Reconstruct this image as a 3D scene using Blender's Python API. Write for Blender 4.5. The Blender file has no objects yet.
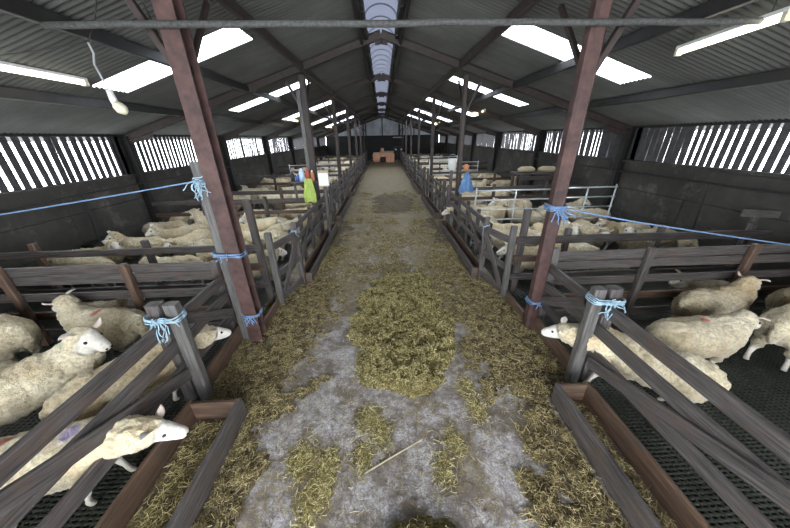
import bpy, bmesh, math, random
import numpy as np
from mathutils import Vector, Matrix, noise

C = bpy.context.scene.collection
PI = math.pi
rnd = random.Random(7)

# ------------------------------------------------------------------ helpers
def V(*a): return Vector(a)

class MB:
    """collects boxes, beams and tubes into one mesh with uvs along the grain"""
    def __init__(s): s.v = []; s.f = []; s.uv = []; s.m = []
    def face(s, idx, uvs, m=0): s.f.append(idx); s.uv.append(uvs); s.m.append(m)
    def beam(s, p0, p1, w, t, up=(0, 0, 1), seg=1, jit=0.0, ch=0.12, m=0, ends=None):
        """w = size along 'up', t = the other cross size; chamfered corners"""
        p0 = Vector(p0); p1 = Vector(p1); d = p1 - p0; L = d.length; d.normalize()
        u = Vector(up); u = u - d * u.dot(d)
        if u.length < 1e-4:
            u = Vector((1, 0, 0)) - d * d.x
        u.normalize(); r = d.cross(u)
        c = min(w, t) * ch
        prof = [(-t/2 + c, -w/2), (t/2 - c, -w/2), (t/2, -w/2 + c), (t/2, w/2 - c), (t/2 - c, w/2), (-t/2 + c, w/2), (-t/2, w/2 - c), (-t/2, -w/2 + c)]
        per = [0]
        for i in range(8):
            a = prof[i]; b = prof[(i+1) % 8]; per.append(per[-1] + math.hypot(a[0]-b[0], a[1]-b[1]))
        u0 = rnd.random() * 50; v0 = rnd.random() * 50
        base = len(s.v)
        for k in range(seg + 1):
            f = k / seg; ox = oy = 0
            if jit and 0 < k < seg: ox = rnd.uniform(-jit, jit); oy = rnd.uniform(-jit, jit)
            sc = 1 + (rnd.uniform(-1, 1) * jit * 3 if jit else 0)
            c0 = p0 + d * (L * f) + r * ox + u * oy
            for (a, b) in prof: s.v.append(c0 + r * (a * sc) + u * (b * sc))
        for k in range(seg):
            for i in range(8):
                j = (i+1) % 8
                s.face((base + k*8 + i, base + k*8 + j, base + (k+1)*8 + j, base + (k+1)*8 + i),
                       [(u0 + L*k/seg, v0 + per[i]), (u0 + L*k/seg, v0 + per[i+1]), (u0 + L*(k+1)/seg, v0 + per[i+1]), (u0 + L*(k+1)/seg, v0 + per[i])], m)
        s.face(tuple(base + i for i in reversed(range(8))), [(u0 + a, v0 + b) for a, b in reversed(prof)], m)
        s.face(tuple(base + seg*8 + i for i in range(8)), [(u0 + a, v0 + b) for a, b in prof], m)
    def box(s, x0, x1, y0, y1, z0, z1, ch=0.05, m=0):
        dx, dy, dz = x1-x0, y1-y0, z1-z0
        cx, cy, cz = (x0+x1)/2, (y0+y1)/2, (z0+z1)/2
        if dx >= dy and dx >= dz: s.beam((x0, cy, cz), (x1, cy, cz), dz, dy, ch=ch, m=m)
        elif dy >= dz: s.beam((cx, y0, cz), (cx, y1, cz), dz, dx, ch=ch, m=m)
        else: s.beam((cx, cy, z0), (cx, cy, z1), dy, dx, up=(0, 1, 0), ch=ch, m=m)
    def tube(s, pts, rad, n=8, m=0, close=True):
        pts = [Vector(p) for p in pts]
        rads = rad if isinstance(rad, (list, tuple)) else [rad] * len(pts)
        base = len(s.v); up = None; L = 0
        for k, p in enumerate(pts):
            d = (pts[min(k+1, len(pts)-1)] - pts[max(k-1, 0)])
            if d.length < 1e-9: d = Vector((0, 0, 1))
            d.normalize()
            if up is None: up = Vector((0, 0, 1)) if abs(d.z) < .9 else Vector((1, 0, 0))
            u = (up - d * up.dot(d))
            if u.length < 1e-5: u = d.orthogonal()
            u.normalize(); up = u; r = d.cross(u)
            for i in range(n):
                a = 2*PI*i/n
                s.v.append(p + (u*math.cos(a) + r*math.sin(a)) * rads[k])
        for k in range(len(pts)-1):
            l = (pts[k+1]-pts[k]).length
            for i in range(n):
                j = (i+1) % n
                s.face((base+k*n+i, base+(k+1)*n+i, base+(k+1)*n+j, base+k*n+j),
                       [(L, i/n*.1), (L+l, i/n*.1), (L+l, (i+1)/n*.1), (L, (i+1)/n*.1)], m)
            L += l
        if close:
            s.face(tuple(base+i for i in range(n)), [(0, 0)]*n, m)
            s.face(tuple(base+(len(pts)-1)*n+i for i in reversed(range(n))), [(0, 0)]*n, m)
    def quad(s, a, b, c, d, m=0):
        base = len(s.v); s.v += [Vector(a), Vector(b), Vector(c), Vector(d)]
        s.face((base, base+1, base+2, base+3), [(0, 0), (1, 0), (1, 1), (0, 1)], m)
    def build(s, name, mats, parent=None, smooth=False):
        me = bpy.data.meshes.new(name)
        me.from_pydata([tuple(v) for v in s.v], [], s.f)
        if not isinstance(mats, (list, tuple)): mats = [mats]
        for m in mats: me.materials.append(m)
        uvl = me.uv_layers.new(name='UVMap')
        flat = [c for uv in s.uv for q in uv for c in q]
        uvl.data.foreach_set('uv', flat)
        me.polygons.foreach_set('material_index', s.m)
        if smooth: me.polygons.foreach_set('use_smooth', [True]*len(s.f))
        me.update()
        o = bpy.data.objects.new(name, me); C.objects.link(o)
        if parent: o.parent = parent
        return o

def tag(o, label=None, cat=None, group=None, kind=None):
    if label: o['label'] = label
    if cat: o['category'] = cat
    if group: o['group'] = group
    if kind: o['kind'] = kind
    return o
def thing(name, label, cat, loc=(0, 0, 0), rz=0, group=None):
    o = bpy.data.objects.new(name, None); C.objects.link(o)
    o.location = loc; o.rotation_euler = (0, 0, rz); o.empty_display_size = .1
    return tag(o, label, cat, group)
def np_mesh(name, verts, faces, mat, nside=4, smooth=False):
    """faces: (n, nside) int array"""
    me = bpy.data.meshes.new(name)
    me.vertices.add(len(verts)); me.vertices.foreach_set('co', np.asarray(verts, dtype=np.float32).ravel())
    nf = len(faces)
    me.loops.add(nf*nside); me.loops.foreach_set('vertex_index', np.asarray(faces, dtype=np.int32).ravel())
    me.polygons.add(nf); me.polygons.foreach_set('loop_start', np.arange(nf, dtype=np.int32)*nside)
    me.materials.append(mat)
    if smooth: me.polygons.foreach_set('use_smooth', np.ones(nf, dtype=bool))
    me.update(calc_edges=True); me.validate()
    o = bpy.data.objects.new(name, me); C.objects.link(o)
    return o

# ------------------------------------------------------------------ materials
def newmat(name):
    m = bpy.data.materials.new(name); m.use_nodes = True
    nt = m.node_tree; nt.nodes.clear()
    out = nt.nodes.new('ShaderNodeOutputMaterial'); b = nt.nodes.new('ShaderNodeBsdfPrincipled')
    nt.links.new(b.outputs[0], out.inputs[0])
    return m, nt, b, out
def nd(nt, t, **kw):
    n = nt.nodes.new(t)
    for k, v in kw.items():
        if hasattr(n, k): setattr(n, k, v)
        else: n.inputs[k.replace('_', ' ')].default_value = v
    return n
def ramp(nt, src, stops):
    r = nt.nodes.new('ShaderNodeValToRGB'); e = r.color_ramp.elements
    while len(e) < len(stops): e.new(.5)
    for el, (p, c) in zip(e, stops):
        el.position = p; el.color = (c[0], c[1], c[2], 1) if hasattr(c, '__len__') else (c, c, c, 1)
    nt.links.new(src, r.inputs[0]); return r.outputs[0]
def mixc(nt, fac, a, b, mode='MIX'):
    m = nt.nodes.new('ShaderNodeMix'); m.data_type = 'RGBA'; m.blend_type = mode
    for sock, val in ((m.inputs[0], fac), (m.inputs[6], a), (m.inputs[7], b)):
        if isinstance(val, (int, float)): sock.default_value = val
        elif isinstance(val, tuple): sock.default_value = (val[0], val[1], val[2], 1)
        else: nt.links.new(val, sock)
    return m.outputs[2]
def math_(nt, op, a, b=None, clamp=False):
    m = nt.nodes.new('ShaderNodeMath'); m.operation = op; m.use_clamp = clamp
    for sock, val in ((m.inputs[0], a), (m.inputs[1], b)):
        if val is None: continue
        if isinstance(val, (int, float)): sock.default_value = val
        else: nt.links.new(val, sock)
    return m.outputs[0]
def coords(nt, kind='Object', scale=(1, 1, 1)):
    tc = nt.nodes.new('ShaderNodeTexCoord'); mp = nt.nodes.new('ShaderNodeMapping')
    mp.inputs['Scale'].default_value = scale
    nt.links.new(tc.outputs[kind], mp.inputs[0]); return mp.outputs[0]
def noise_(nt, vec, scale, detail=4, rough=.6):
    n = nt.nodes.new('ShaderNodeTexNoise'); n.inputs['Scale'].default_value = scale
    n.inputs['Detail'].default_value = detail; n.inputs['Roughness'].default_value = rough
    nt.links.new(vec, n.inputs['Vector']); return n.outputs['Fac']
def bump(nt, b, h, strength=.4, dist=.01):
    n = nt.nodes.new('ShaderNodeBump'); n.inputs['Strength'].default_value = strength; n.inputs['Distance'].default_value = dist
    nt.links.new(h, n.inputs['Height']); nt.links.new(n.outputs[0], b.inputs['Normal'])
def simple(name, col, rough=.6, metal=0, var=.25, scale=12, bmp=.15):
    m, nt, b, o = newmat(name); v = coords(nt)
    n = noise_(nt, v, scale)
    c = ramp(nt, n, [(.3, tuple(x*(1-var) for x in col)), (.7, tuple(min(1, x*(1+var)) for x in col))])
    nt.links.new(c, b.inputs['Base Color']); b.inputs['Roughness'].default_value = rough; b.inputs['Metallic'].default_value = metal
    if bmp: bump(nt, b, n, bmp, .01)
    return m
def wood(name, dark, light, stain=None, amt=.5):
    m, nt, b, o = newmat(name)
    uv = coords(nt, 'UV', (1, 1, 1)); g = coords(nt, 'UV', (2.2, 45, 1)); g2 = coords(nt, 'UV', (1.2, 14, 1))
    n1 = noise_(nt, g, 1.5, 6, .65); n2 = noise_(nt, g2, 1.6, 4, .6); n3 = noise_(nt, uv, 5, 4, .6)
    c = ramp(nt, n1, [(.34, dark), (.66, light)])
    c = mixc(nt, ramp(nt, n2, [(.45, 0), (.7, .55)]), c, tuple(x*.45 for x in dark))
    if stain: c = mixc(nt, ramp(nt, n3, [(.5, 0), (.68, amt)]), c, stain)
    sp = noise_(nt, uv, 70, 2, .5)
    c = mixc(nt, ramp(nt, sp, [(.72, 0), (.76, .5)]), c, (.35, .34, .30))
    nt.links.new(c, b.inputs['Base Color']); b.inputs['Roughness'].default_value = .55
    bump(nt, b, math_(nt, 'ADD', n1, n2), .5, .006)
    return m

M = {}
M['wood'] = wood('weathered_wood', (.026, .021, .021), (.130, .116, .112), (.10, .062, .040), .45)
M['woodgrey'] = wood('grey_wood', (.045, .042, .041), (.150, .143, .136), (.12, .10, .08), .3)
M['woodbrown'] = wood('brown_wood', (.050, .028, .019), (.17, .105, .068), (.07, .06, .055), .5)
M['rust'] = simple('red_oxide_steel', (.058, .029, .025), .6, .0, .6, 7, .3)
M['steel'] = simple('dark_rusty_steel', (.034, .023, .020), .6, .1, .4, 8, .2)
M['dark'] = simple('dark_iron', (.014, .013, .013), .6, .1, .4, 8, .2)
M['pipe'] = simple('dusty_pipe', (.050, .050, .047), .8, 0, .6, 40, .5)
M['galv'] = simple('galvanised_steel', (.50, .53, .54), .4, .6, .15, 20, .05)
M['rope'] = simple('blue_twine', (.15, .25, .42), .8, 0, .3, 120, .4)
M['ropelight'] = simple('pale_blue_twine', (.30, .43, .52), .8, 0, .3, 120, .4)
M['slat'] = simple('weathered_slat_board', (.062, .060, .064), .8, 0, .4, 10, .2)
M['white'] = simple('white_plastic', (.70, .70, .68), .4, 0, .1, 8, .05)
M['cream'] = simple('cream_plastic', (.62, .58, .42), .5, 0, .15, 8, .05)
M['paper'] = simple('white_paper', (.78, .78, .80), .7, 0, .05, 8, 0)
M['black'] = simple('black_rubber', (.015, .015, .016), .6, 0, .3, 8, .1)
M['bluebag'] = simple('blue_bag', (.07, .16, .33), .5, 0, .3, 14, .5)
M['green'] = simple('lime_green_fabric', (.36, .47, .10), .7, 0, .2, 20, .3)
M['red'] = simple('red_plastic', (.45, .08, .05), .5, 0, .2, 10, .05)
M['orange'] = simple('orange_plastic', (.50, .20, .09), .5, 0, .2, 10, .05)
M['bluebottle'] = simple('blue_plastic', (.05, .12, .40), .4, 0, .2, 10, .05)
M['lightblue'] = simple('light_blue_plastic', (.45, .62, .78), .4, 0, .1, 10, .05)
M['peach'] = simple('peach_wrap', (.80, .42, .27), .6, 0, .2, 3, .2)
M['beige'] = simple('beige_board', (.42, .36, .24), .7, 0, .2, 4, .2)
M['tar'] = simple('tarred_board', (.018, .018, .018), .7, 0, .4, 6, .3)

def concrete(name, a, b2, c2):
    m, nt, b, o = newmat(name); v = coords(nt)
    n1 = noise_(nt, v, .9, 6, .65); n2 = noise_(nt, v, 7, 5, .7)
    c = ramp(nt, n1, [(.3, a), (.7, b2)]); c = mixc(nt, ramp(nt, n2, [(.45, 0), (.7, .6)]), c, c2)
    c = mixc(nt, ramp(nt, noise_(nt, v, 2.2, 7, .75), [(.54, 0), (.72, .7)]), c, (.17, .16, .14))
    nt.links.new(c, b.inputs['Base Color']); b.inputs['Roughness'].default_value = .85; bump(nt, b, n2, .4, .01)
    return m
M['wall'] = concrete('dirty_concrete_wall', (.022, .020, .018), (.066, .062, .055), (.032, .030, .027))
M['pit'] = simple('dark_slurry', (.008, .010, .007), .4, 0, .3, 5, .1)
M['slatfloor'] = simple('green_black_slatted_floor', (.022, .026, .019), .4, 0, .5, 3, .1)
M['gable'] = simple('pale_blue_grey_sheet', (.52, .56, .62), .6, 0, .25, 1.4, .05)

def roof_mat():
    m, nt, b, o = newmat('grey_fibre_cement'); v = coords(nt); st = coords(nt, 'Object', (.5, 6, .5))
    n1 = noise_(nt, v, .8, 5, .6); n2 = noise_(nt, st, 1.5, 4, .6); n3 = noise_(nt, v, 25, 3, .6)
    c = ramp(nt, n1, [(.3, (.055, .055, .050)), (.7, (.105, .105, .096))])
    c = mixc(nt, ramp(nt, n2, [(.45, 0), (.75, .5)]), c, (.040, .039, .036))
    c = mixc(nt, ramp(nt, n3, [(.55, 0), (.7, .25)]), c, (.05, .05, .046))
    nt.links.new(c, b.inputs['Base Color']); b.inputs['Roughness'].default_value = .9
    return m
M['roof'] = roof_mat()

def skylight_mat(name, tint, transp):
    m = bpy.data.materials.new(name); m.use_nodes = True; nt = m.node_tree; nt.nodes.clear()
    out = nt.nodes.new('ShaderNodeOutputMaterial')
    tr = nt.nodes.new('ShaderNodeBsdfTransparent'); tl = nt.nodes.new('ShaderNodeBsdfTranslucent'); mx = nt.nodes.new('ShaderNodeMixShader')
    v = coords(nt); n = noise_(nt, v, 3, 4, .6)
    c = ramp(nt, n, [(.3, tuple(x*.85 for x in tint)), (.7, tint)])
    nt.links.new(c, tr.inputs[0]); nt.links.new(c, tl.inputs[0]); mx.inputs[0].default_value = 1-transp
    nt.links.new(tr.outputs[0], mx.inputs[1]); nt.links.new(tl.outputs[0], mx.inputs[2]); nt.links.new(mx.outputs[0], out.inputs[0])
    return m
M['sky'] = skylight_mat('clear_corrugated_sheet', (.95, .97, 1.0), .75)
M['ridge'] = skylight_mat('grimy_translucent_ridge', (.022, .0235, .030), .5)

def emit(name, col, s):
    m = bpy.data.materials.new(name); m.use_nodes = True; nt = m.node_tree; nt.nodes.clear()
    out = nt.nodes.new('ShaderNodeOutputMaterial'); e = nt.nodes.new('ShaderNodeEmission')
    e.inputs[0].default_value = (*col, 1); e.inputs[1].default_value = s; nt.links.new(e.outputs[0], out.inputs[0]); return m
M['tube'] = emit('lit_fluorescent_tube', (1.0, .97, .80), 5.0)
M['bulbwarm'] = emit('lit_warm_tube', (1.0, .85, .42), 4.0)

def wool_mat():
    m, nt, b, o = newmat('sheep_wool'); v = coords(nt)
    at = nt.nodes.new('ShaderNodeAttribute'); at.attribute_name = 'wool'
    def ob(name):
        a = nt.nodes.new('ShaderNodeAttribute'); a.attribute_type = 'OBJECT'; a.attribute_name = name; return a
    oi = nt.nodes.new('ShaderNodeObjectInfo')
    off = nt.nodes.new('ShaderNodeVectorMath'); off.operation = 'ADD'
    sc = nt.nodes.new('ShaderNodeVectorMath'); sc.operation = 'SCALE'; sc.inputs[0].default_value = (9, 5, 7)
    nt.links.new(oi.outputs['Random'], sc.inputs['Scale']); nt.links.new(v, off.inputs[0]); nt.links.new(sc.outputs[0], off.inputs[1])
    w = off.outputs[0]
    n1 = noise_(nt, w, 3.0, 4, .6); n2 = noise_(nt, w, 38, 4, .7); n3 = noise_(nt, w, 1.9, 3, .6); n4 = noise_(nt, w, 110, 3, .6)
    c = ramp(nt, n1, [(.32, (.62, .50, .30)), (.66, (.93, .84, .62))])
    c = mixc(nt, ramp(nt, n3, [(.50, 0), (.72, .7)]), c, (.60, .40, .16))          # yellow-brown stain
    c = mixc(nt, ramp(nt, n2, [(.38, .5), (.56, 0)]), c, (.26, .20, .12))          # fleece partings, their crease shade painted in as dark colour
    # wool darkens towards the belly and legs
    sep = nt.nodes.new('ShaderNodeSeparateXYZ'); nt.links.new(v, sep.inputs[0])
    low_tone = math_(nt, 'MULTIPLY', ramp(nt, sep.outputs[2], [(.28, .85), (.56, 0)]), ramp(nt, n1, [(.3, 1), (.7, .55)]))
    c = mixc(nt, low_tone, c, (.15, .12, .08))
    tone = ob('tone'); c = mixc(nt, tone.outputs['Fac'], c, (.33, .28, .19))
    # spray mark on the back
    mp = ob('mark_pos'); mc = ob('mark_col'); ms = ob('mark_size')
    dv = nt.nodes.new('ShaderNodeVectorMath'); dv.operation = 'DISTANCE'
    nt.links.new(v, dv.inputs[0]); nt.links.new(mp.outputs['Vector'], dv.inputs[1])
    rr = math_(nt, 'DIVIDE', math_(nt, 'ADD', dv.outputs['Value'], math_(nt, 'MULTIPLY', math_(nt, 'SUBTRACT', n2, .5), .06)), ms.outputs['Fac'])
    mk = ramp(nt, rr, [(.55, .85), (1.0, 0)])
    mk = math_(nt, 'MULTIPLY', mk, ramp(nt, ms.outputs['Fac'], [(.0, 0), (.01, 1)]))
    c = mixc(nt, mk, c, mc.outputs['Color'])
    m2 = ob('mark2_pos'); m2c = ob('mark2_col')
    d2 = nt.nodes.new('ShaderNodeVectorMath'); d2.operation = 'DISTANCE'
    nt.links.new(v, d2.inputs[0]); nt.links.new(m2.outputs['Vector'], d2.inputs[1])
    r2 = math_(nt, 'ADD', d2.outputs['Value'], math_(nt, 'MULTIPLY', math_(nt, 'SUBTRACT', n2, .5), .06))
    c = mixc(nt, ramp(nt, r2, [(.045, .8), (.09, 0)]), c, m2c.outputs['Color'])
    skin = ramp(nt, n2, [(.3, (.52, .48, .41)), (.7, (.80, .77, .70))])
    skin = mixc(nt, ramp(nt, sep.outputs[2], [(.02, .8), (.22, 0)]), skin, (.22, .19, .14))
    fin = mixc(nt, at.outputs['Fac'], skin, c)
    nt.links.new(fin, b.inputs['Base Color']); b.inputs['Roughness'].default_value = .95
    b.inputs['Sheen Weight'].default_value = .2
    h = math_(nt, 'MULTIPLY', math_(nt, 'ADD', n2, n4), at.outputs['Fac'])
    bump(nt, b, h, .8, .02)
    return m
M['wool'] = wool_mat()
M['eye'] = simple('dark_eye_and_hoof', (.02, .017, .015), .25, 0, .2, 10, 0)
M['earpink'] = simple('pale_pink_ear', (.66, .55, .48), .8, 0, .1, 10, 0)

def straw_mat(name, cols, sc=1):
    m, nt, b, o = newmat(name); v = coords(nt)
    n = noise_(nt, v, 60*sc, 2, .5); n2 = noise_(nt, v, 2.5, 4, .6)
    c = ramp(nt, n, [(.30, cols[0]), (.5, cols[1]), (.7, cols[2])])
    c = mixc(nt, ramp(nt, n2, [(.4, 0), (.7, .6)]), c, cols[3])
    nt.links.new(c, b.inputs['Base Color']); b.inputs['Roughness'].default_value = .8
    return m, nt, b, n
def S(name, cols):
    m, nt, b, o = newmat(name); g = nt.nodes.new('ShaderNodeNewGeometry')
    c = ramp(nt, g.outputs['Random Per Island'], [(0, cols[0]), (.35, cols[3]), (.65, cols[1]), (.95, cols[2])])
    nt.links.new(c, b.inputs['Base Color']); b.inputs['Roughness'].default_value = .7; return m
M['silage'] = S('silage_strands', [(.07, .055, .018), (.36, .30, .11), (.74, .66, .36), (.19, .155, .05)])
M['straw'] = S('dry_straw_strands', [(.05, .036, .016), (.27, .21, .085), (.66, .57, .31), (.13, .096, .038)])
mm, nt_, b_, n_ = straw_mat('silage_mound', [(.035, .028, .008), (.10, .08, .022), (.24, .20, .06), (.10, .08, .022)], .7)
bump(nt_, b_, n_, .9, .03); M['mound'] = mm
mm, nt_, b_, n_ = straw_mat('trodden_straw', [(.035, .025, .013), (.085, .063, .032), (.19, .15, .08), (.07, .05, .026)], .7)
bump(nt_, b_, n_, .9, .02); M['band'] = mm

def floor_mat():
    m, nt, b, o = newmat('aisle_concrete_with_trodden_feed'); v = coords(nt); st = coords(nt, 'Object', (1, .35, 1))
    n1 = noise_(nt, st, 1.6, 5, .65); n2 = noise_(nt, v, 12, 8, .8); n3 = noise_(nt, v, 60, 3, .75); n4 = noise_(nt, v, 22, 4, .7)
    conc = ramp(nt, n2, [(.3, (.16, .14, .14)), (.50, (.42, .395, .40)), (.70, (.74, .71, .72))])
    conc = mixc(nt, ramp(nt, n3, [(.4, .55), (.6, 0)]), conc, (.10, .085, .075))
    straw = ramp(nt, n4, [(.3, (.065, .05, .024)), (.55, (.20, .16, .078)), (.75, (.38, .31, .16))])
    n5 = noise_(nt, v, 2.6, 6, .75)
    conc = mixc(nt, ramp(nt, n5, [(.44, 0), (.56, .9)]), conc, (.125, .098, .080))
    sep = nt.nodes.new('ShaderNodeSeparateXYZ'); nt.links.new(v, sep.inputs[0])
    # more feed trodden in further up the aisle
    far = math_(nt, 'MULTIPLY', sep.outputs[1], .032)
    k = math_(nt, 'ADD', math_(nt, 'ADD', n1, far), math_(nt, 'MULTIPLY', math_(nt, 'SUBTRACT', n4, .5), .5))
    c = mixc(nt, ramp(nt, k, [(.58, 0), (.70, .82)]), conc, straw)
    nt.links.new(c, b.inputs['Base Color']); b.inputs['Roughness'].default_value = .8
    bump(nt, b, math_(nt, 'ADD', n3, n2), .6, .012)
    return m
M['floor'] = floor_mat()

# ------------------------------------------------------------------ dimensions
XW0, XW1 = -6.25, 6.40          # inner faces of side walls
EZ, RZ, RX = 2.65, 4.65, 0.05   # eave, ridge
FY0, BAY, NF = 3.15, 4.45, 8    # first visible frame, bay, frames
YB = FY0 + BAY*(NF-1) + .15     # back wall
YF = -3.2                       # front of the building
frames = [FY0 + BAY*k for k in range(-1, NF)]
def roof_z(x): return RZ - (RZ-EZ) * (abs(x-RX) / ((RX-XW0) if x < RX else (XW1-RX)))

# ------------------------------------------------------------------ floor
b = MB(); b.quad((-1.95, YF, 0), (2.05, YF, 0), (2.05, YB, 0), (-1.95, YB, 0))
tag(b.build('floor', M['floor']), kind='structure')
b = MB()
b.quad((XW0-.3, YF, -.34), (XW1+.3, YF, -.34), (XW1+.3, YB, -.34), (XW0-.3, YB, -.34))
b.box(-1.99, -1.95, YF, YB, -.34, -.004); b.box(2.05, 2.09, YF, YB, -.34, -.004)
tag(b.build('floor_pit', M['pit']), kind='structure')
def slat_floor(name, x0, x1, y0, y1, px, py):
    nx = int(round((x1-x0)/px)); ny = int(round((y1-y0)/py))
    hx, hy = .36, .27
    cell = np.array([(-.5,-.5),(.5,-.5),(.5,.5),(-.5,.5), (-hx,-hy*.4),(-hx*.8,-hy),(hx*.8,-hy),(hx,-hy*.4),(hx,hy*.4),(hx*.8,hy),(-hx*.8,hy),(-hx,hy*.4)])
    fs = [(0,1,6,5),(1,2,8,7),(2,3,10,9),(3,0,4,11),(1,7,6,6),(2,9,8,8),(3,11,10,10),(0,5,4,4)]
    gx, gy = np.meshgrid(np.arange(nx), np.arange(ny)); n = nx*ny
    ox = x0 + (gx.ravel()+.5)*px + (gy.ravel() % 2)*0; oy = y0 + (gy.ravel()+.5)*py
    # stagger alternate rows by half a cell using the hole position only
    st = np.where(gy.ravel() % 2 == 1, .0, .0)
    vx = ox[:, None] + cell[None, :, 0]*px; vy = oy[:, None] + cell[None, :, 1]*py
    top = np.stack([vx, vy, np.zeros_like(vx)], -1)
    low = top[:, 4:].copy(); low[..., 2] = -.03
    allv = np.concatenate([top, low], 1)          # 20 per cell
    q = [(0,1,6,5),(1,2,8,7),(2,3,10,9),(3,0,4,11)]
    tri = [(1,7,6),(2,9,8),(3,11,10),(0,5,4)]
    walls = [(4+i, 4+(i+1) % 8, 12+(i+1) % 8, 12+i) for i in range(8)]
    Fq = np.array(q+walls); base = (np.arange(n)*20)[:, None, None]
    F = (Fq[None]+base).reshape(-1, 4)
    T = (np.array(tri)[None]+base).reshape(-1, 3)
    verts = allv.reshape(-1, 3)
    me = bpy.data.meshes.new(name); me.vertices.add(len(verts)); me.vertices.foreach_set('co', verts.astype(np.float32).ravel())
    li = np.concatenate([F.ravel(), T.ravel()]); me.loops.add(len(li)); me.loops.foreach_set('vertex_index', li.astype(np.int32))
    ls = np.concatenate([np.arange(len(F))*4, len(F)*4 + np.arange(len(T))*3])
    me.polygons.add(len(F)+len(T)); me.polygons.foreach_set('loop_start', ls.astype(np.int32))
    me.materials.append(M['slatfloor']); me.update(calc_edges=True)
    o = bpy.data.objects.new(name, me); C.objects.link(o); return tag(o, kind='structure')
slat_floor('floor_slats_left', XW0, -1.99, -.9, 7.6, .055, .034)
slat_floor('floor_slats_right', 2.09, XW1, -.9, 7.6, .055, .034)
b = MB()
for (x0, x1) in ((XW0, -1.99), (2.09, XW1)):
    b.quad((x0, 7.6, 0), (x1, 7.6, 0), (x1, YB, 0), (x0, YB, 0)); b.quad((x0, YF, 0), (x1, YF, 0), (x1, -.9, 0), (x0, -.9, 0))
tag(b.build('floor_far_pens', M['slatfloor']), kind='structure')

# ------------------------------------------------------------------ roof (corrugated, open under the clear sheets)
SKY_Y = [5.40, 9.45, 14.2, 19.3, 24.2]
SKY_H = [.33, .33, .50, .60, .60]
def sheet(name, side, rows_x, y0, y1, mat, pitch=.085, amp=.013, holes=(), lift=0, seg=8, only=None):
    dy = pitch/seg; ys = np.arange(y0, y1+dy*.5, dy)
    xs = np.array(rows_x); X, Y = np.meshgrid(xs, ys, indexing='ij')
    Z = np.vectorize(roof_z)(X) + amp*np.cos(2*PI*(Y-y0)/pitch) + lift
    verts = np.stack([X, Y, Z], -1).reshape(-1, 3); ny = len(ys); F = []
    for i in range(len(xs)-1):
        j = np.arange(ny-1); ym = (ys[:-1]+ys[1:])/2; keep = np.ones(ny-1, bool); xm = (xs[i]+xs[i+1])/2
        for (a, b2, c, d) in holes:
            if a < abs(xm) < b2: keep &= ~((ym > c) & (ym < d))
        j = j[keep]; F.append(np.stack([i*ny+j, (i+1)*ny+j, (i+1)*ny+j+1, i*ny+j+1], 1))
    return np_mesh(name, verts, np.concatenate(F), mat, 4, True)
holes = [(2.05, 4.32, y-h, y+h) for y, h in zip(SKY_Y, SKY_H)]
tag(sheet('ceiling_left', -1, [-.27, -.6, -2.05, -3.18, -4.32, -5.4, -6.65], YF-.3, YB+.3, M['roof'], holes=holes), kind='structure')
tag(sheet('ceiling_right', 1, [.37, .7, 2.05, 3.2, 4.32, 5.4, 6.8], YF-.3, YB+.3, M['roof'], holes=holes), kind='structure')
wn = 1
for y, hh in zip(SKY_Y, SKY_H):
    for sx in (-1, 1):
        o = sheet('window_%d' % wn, sx, [sx*2.0, sx*3.2, sx*4.37], y-hh-.04, y+hh+.04, M['sky'], lift=.03, amp=.02); tag(o, kind='structure'); wn += 1
# barrel-shaped translucent ridge, in overlapping lengths
def ridge():
    b = MB(); n = 14; y = YF-.3; L = .62
    while y < YB+.3:
        for k in range(n):
            a0 = PI*k/n; a1 = PI*(k+1)/n; r0, r1 = .345, .325
            p = lambda a, r, yy: (RX - r*math.cos(a), yy, 4.62 + r*.75*math.sin(a))
            b.quad(p(a0, r0, y), p(a1, r0, y), p(a1, r1, y+L+.03), p(a0, r1, y+L+.03))
        y += L
    o = b.build('window_%d' % wn, M['ridge'], smooth=False); tag(o, kind='structure')
ridge(); wn += 1
b = MB()
for sx in (-1, 1):   # ragged upstands beside the ridge light
    y = YF
    while y < YB:
        l = rnd.uniform(.1, .3); h = rnd.uniform(.04, .13)
        b.box(RX+sx*.33-.02, RX+sx*.33+.02+rnd.uniform(0, .03), y, y+l, 4.52-h, 4.66); y += l
tag(b.build('trim_1', M['tar']), kind='structure')

# ------------------------------------------------------------------ side walls, stanchions and slatted vents
b = MB(); 
yy = YF
while yy < YB:
    y2 = min(yy+BAY/2, YB)
    for z0, z1 in ((0, .58), (.585, 1.17), (1.175, 1.76)):
        b.box(XW0-.14, XW0+rnd.uniform(-.008, .008), yy+.004, y2-.004, z0, z1, ch=.08)
    yy = y2
b.box(XW0-.14, XW0-.03, YF, YB, 0, 1.75); b.box(XW0-.14, XW0, YF, YB, -.4, .002)
b.box(XW0-.14, XW0+.05, YF, YB, 1.70, 1.76)
tag(b.build('wall_left', M['wall']), kind='structure')
b = MB(); yy = YF
while yy < YB:
    y2 = min(yy+BAY/2, YB)
    for z0, z1 in ((0, .58), (.585, 1.17), (1.175, 1.80)):
        b.box(XW1-rnd.uniform(-.008, .008), XW1+.14, yy+.004, y2-.004, z0, z1, ch=.08)
    yy = y2
b.box(XW1+.03, XW1+.14, YF, YB, 0, 1.79); b.box(XW1, XW1+.14, YF, YB, -.4, .002)
b.box(XW1-.05, XW1+.14, YF, YB, 1.80, 1.86)
tag(b.build('wall_right', M['wall']), kind='structure')
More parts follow.
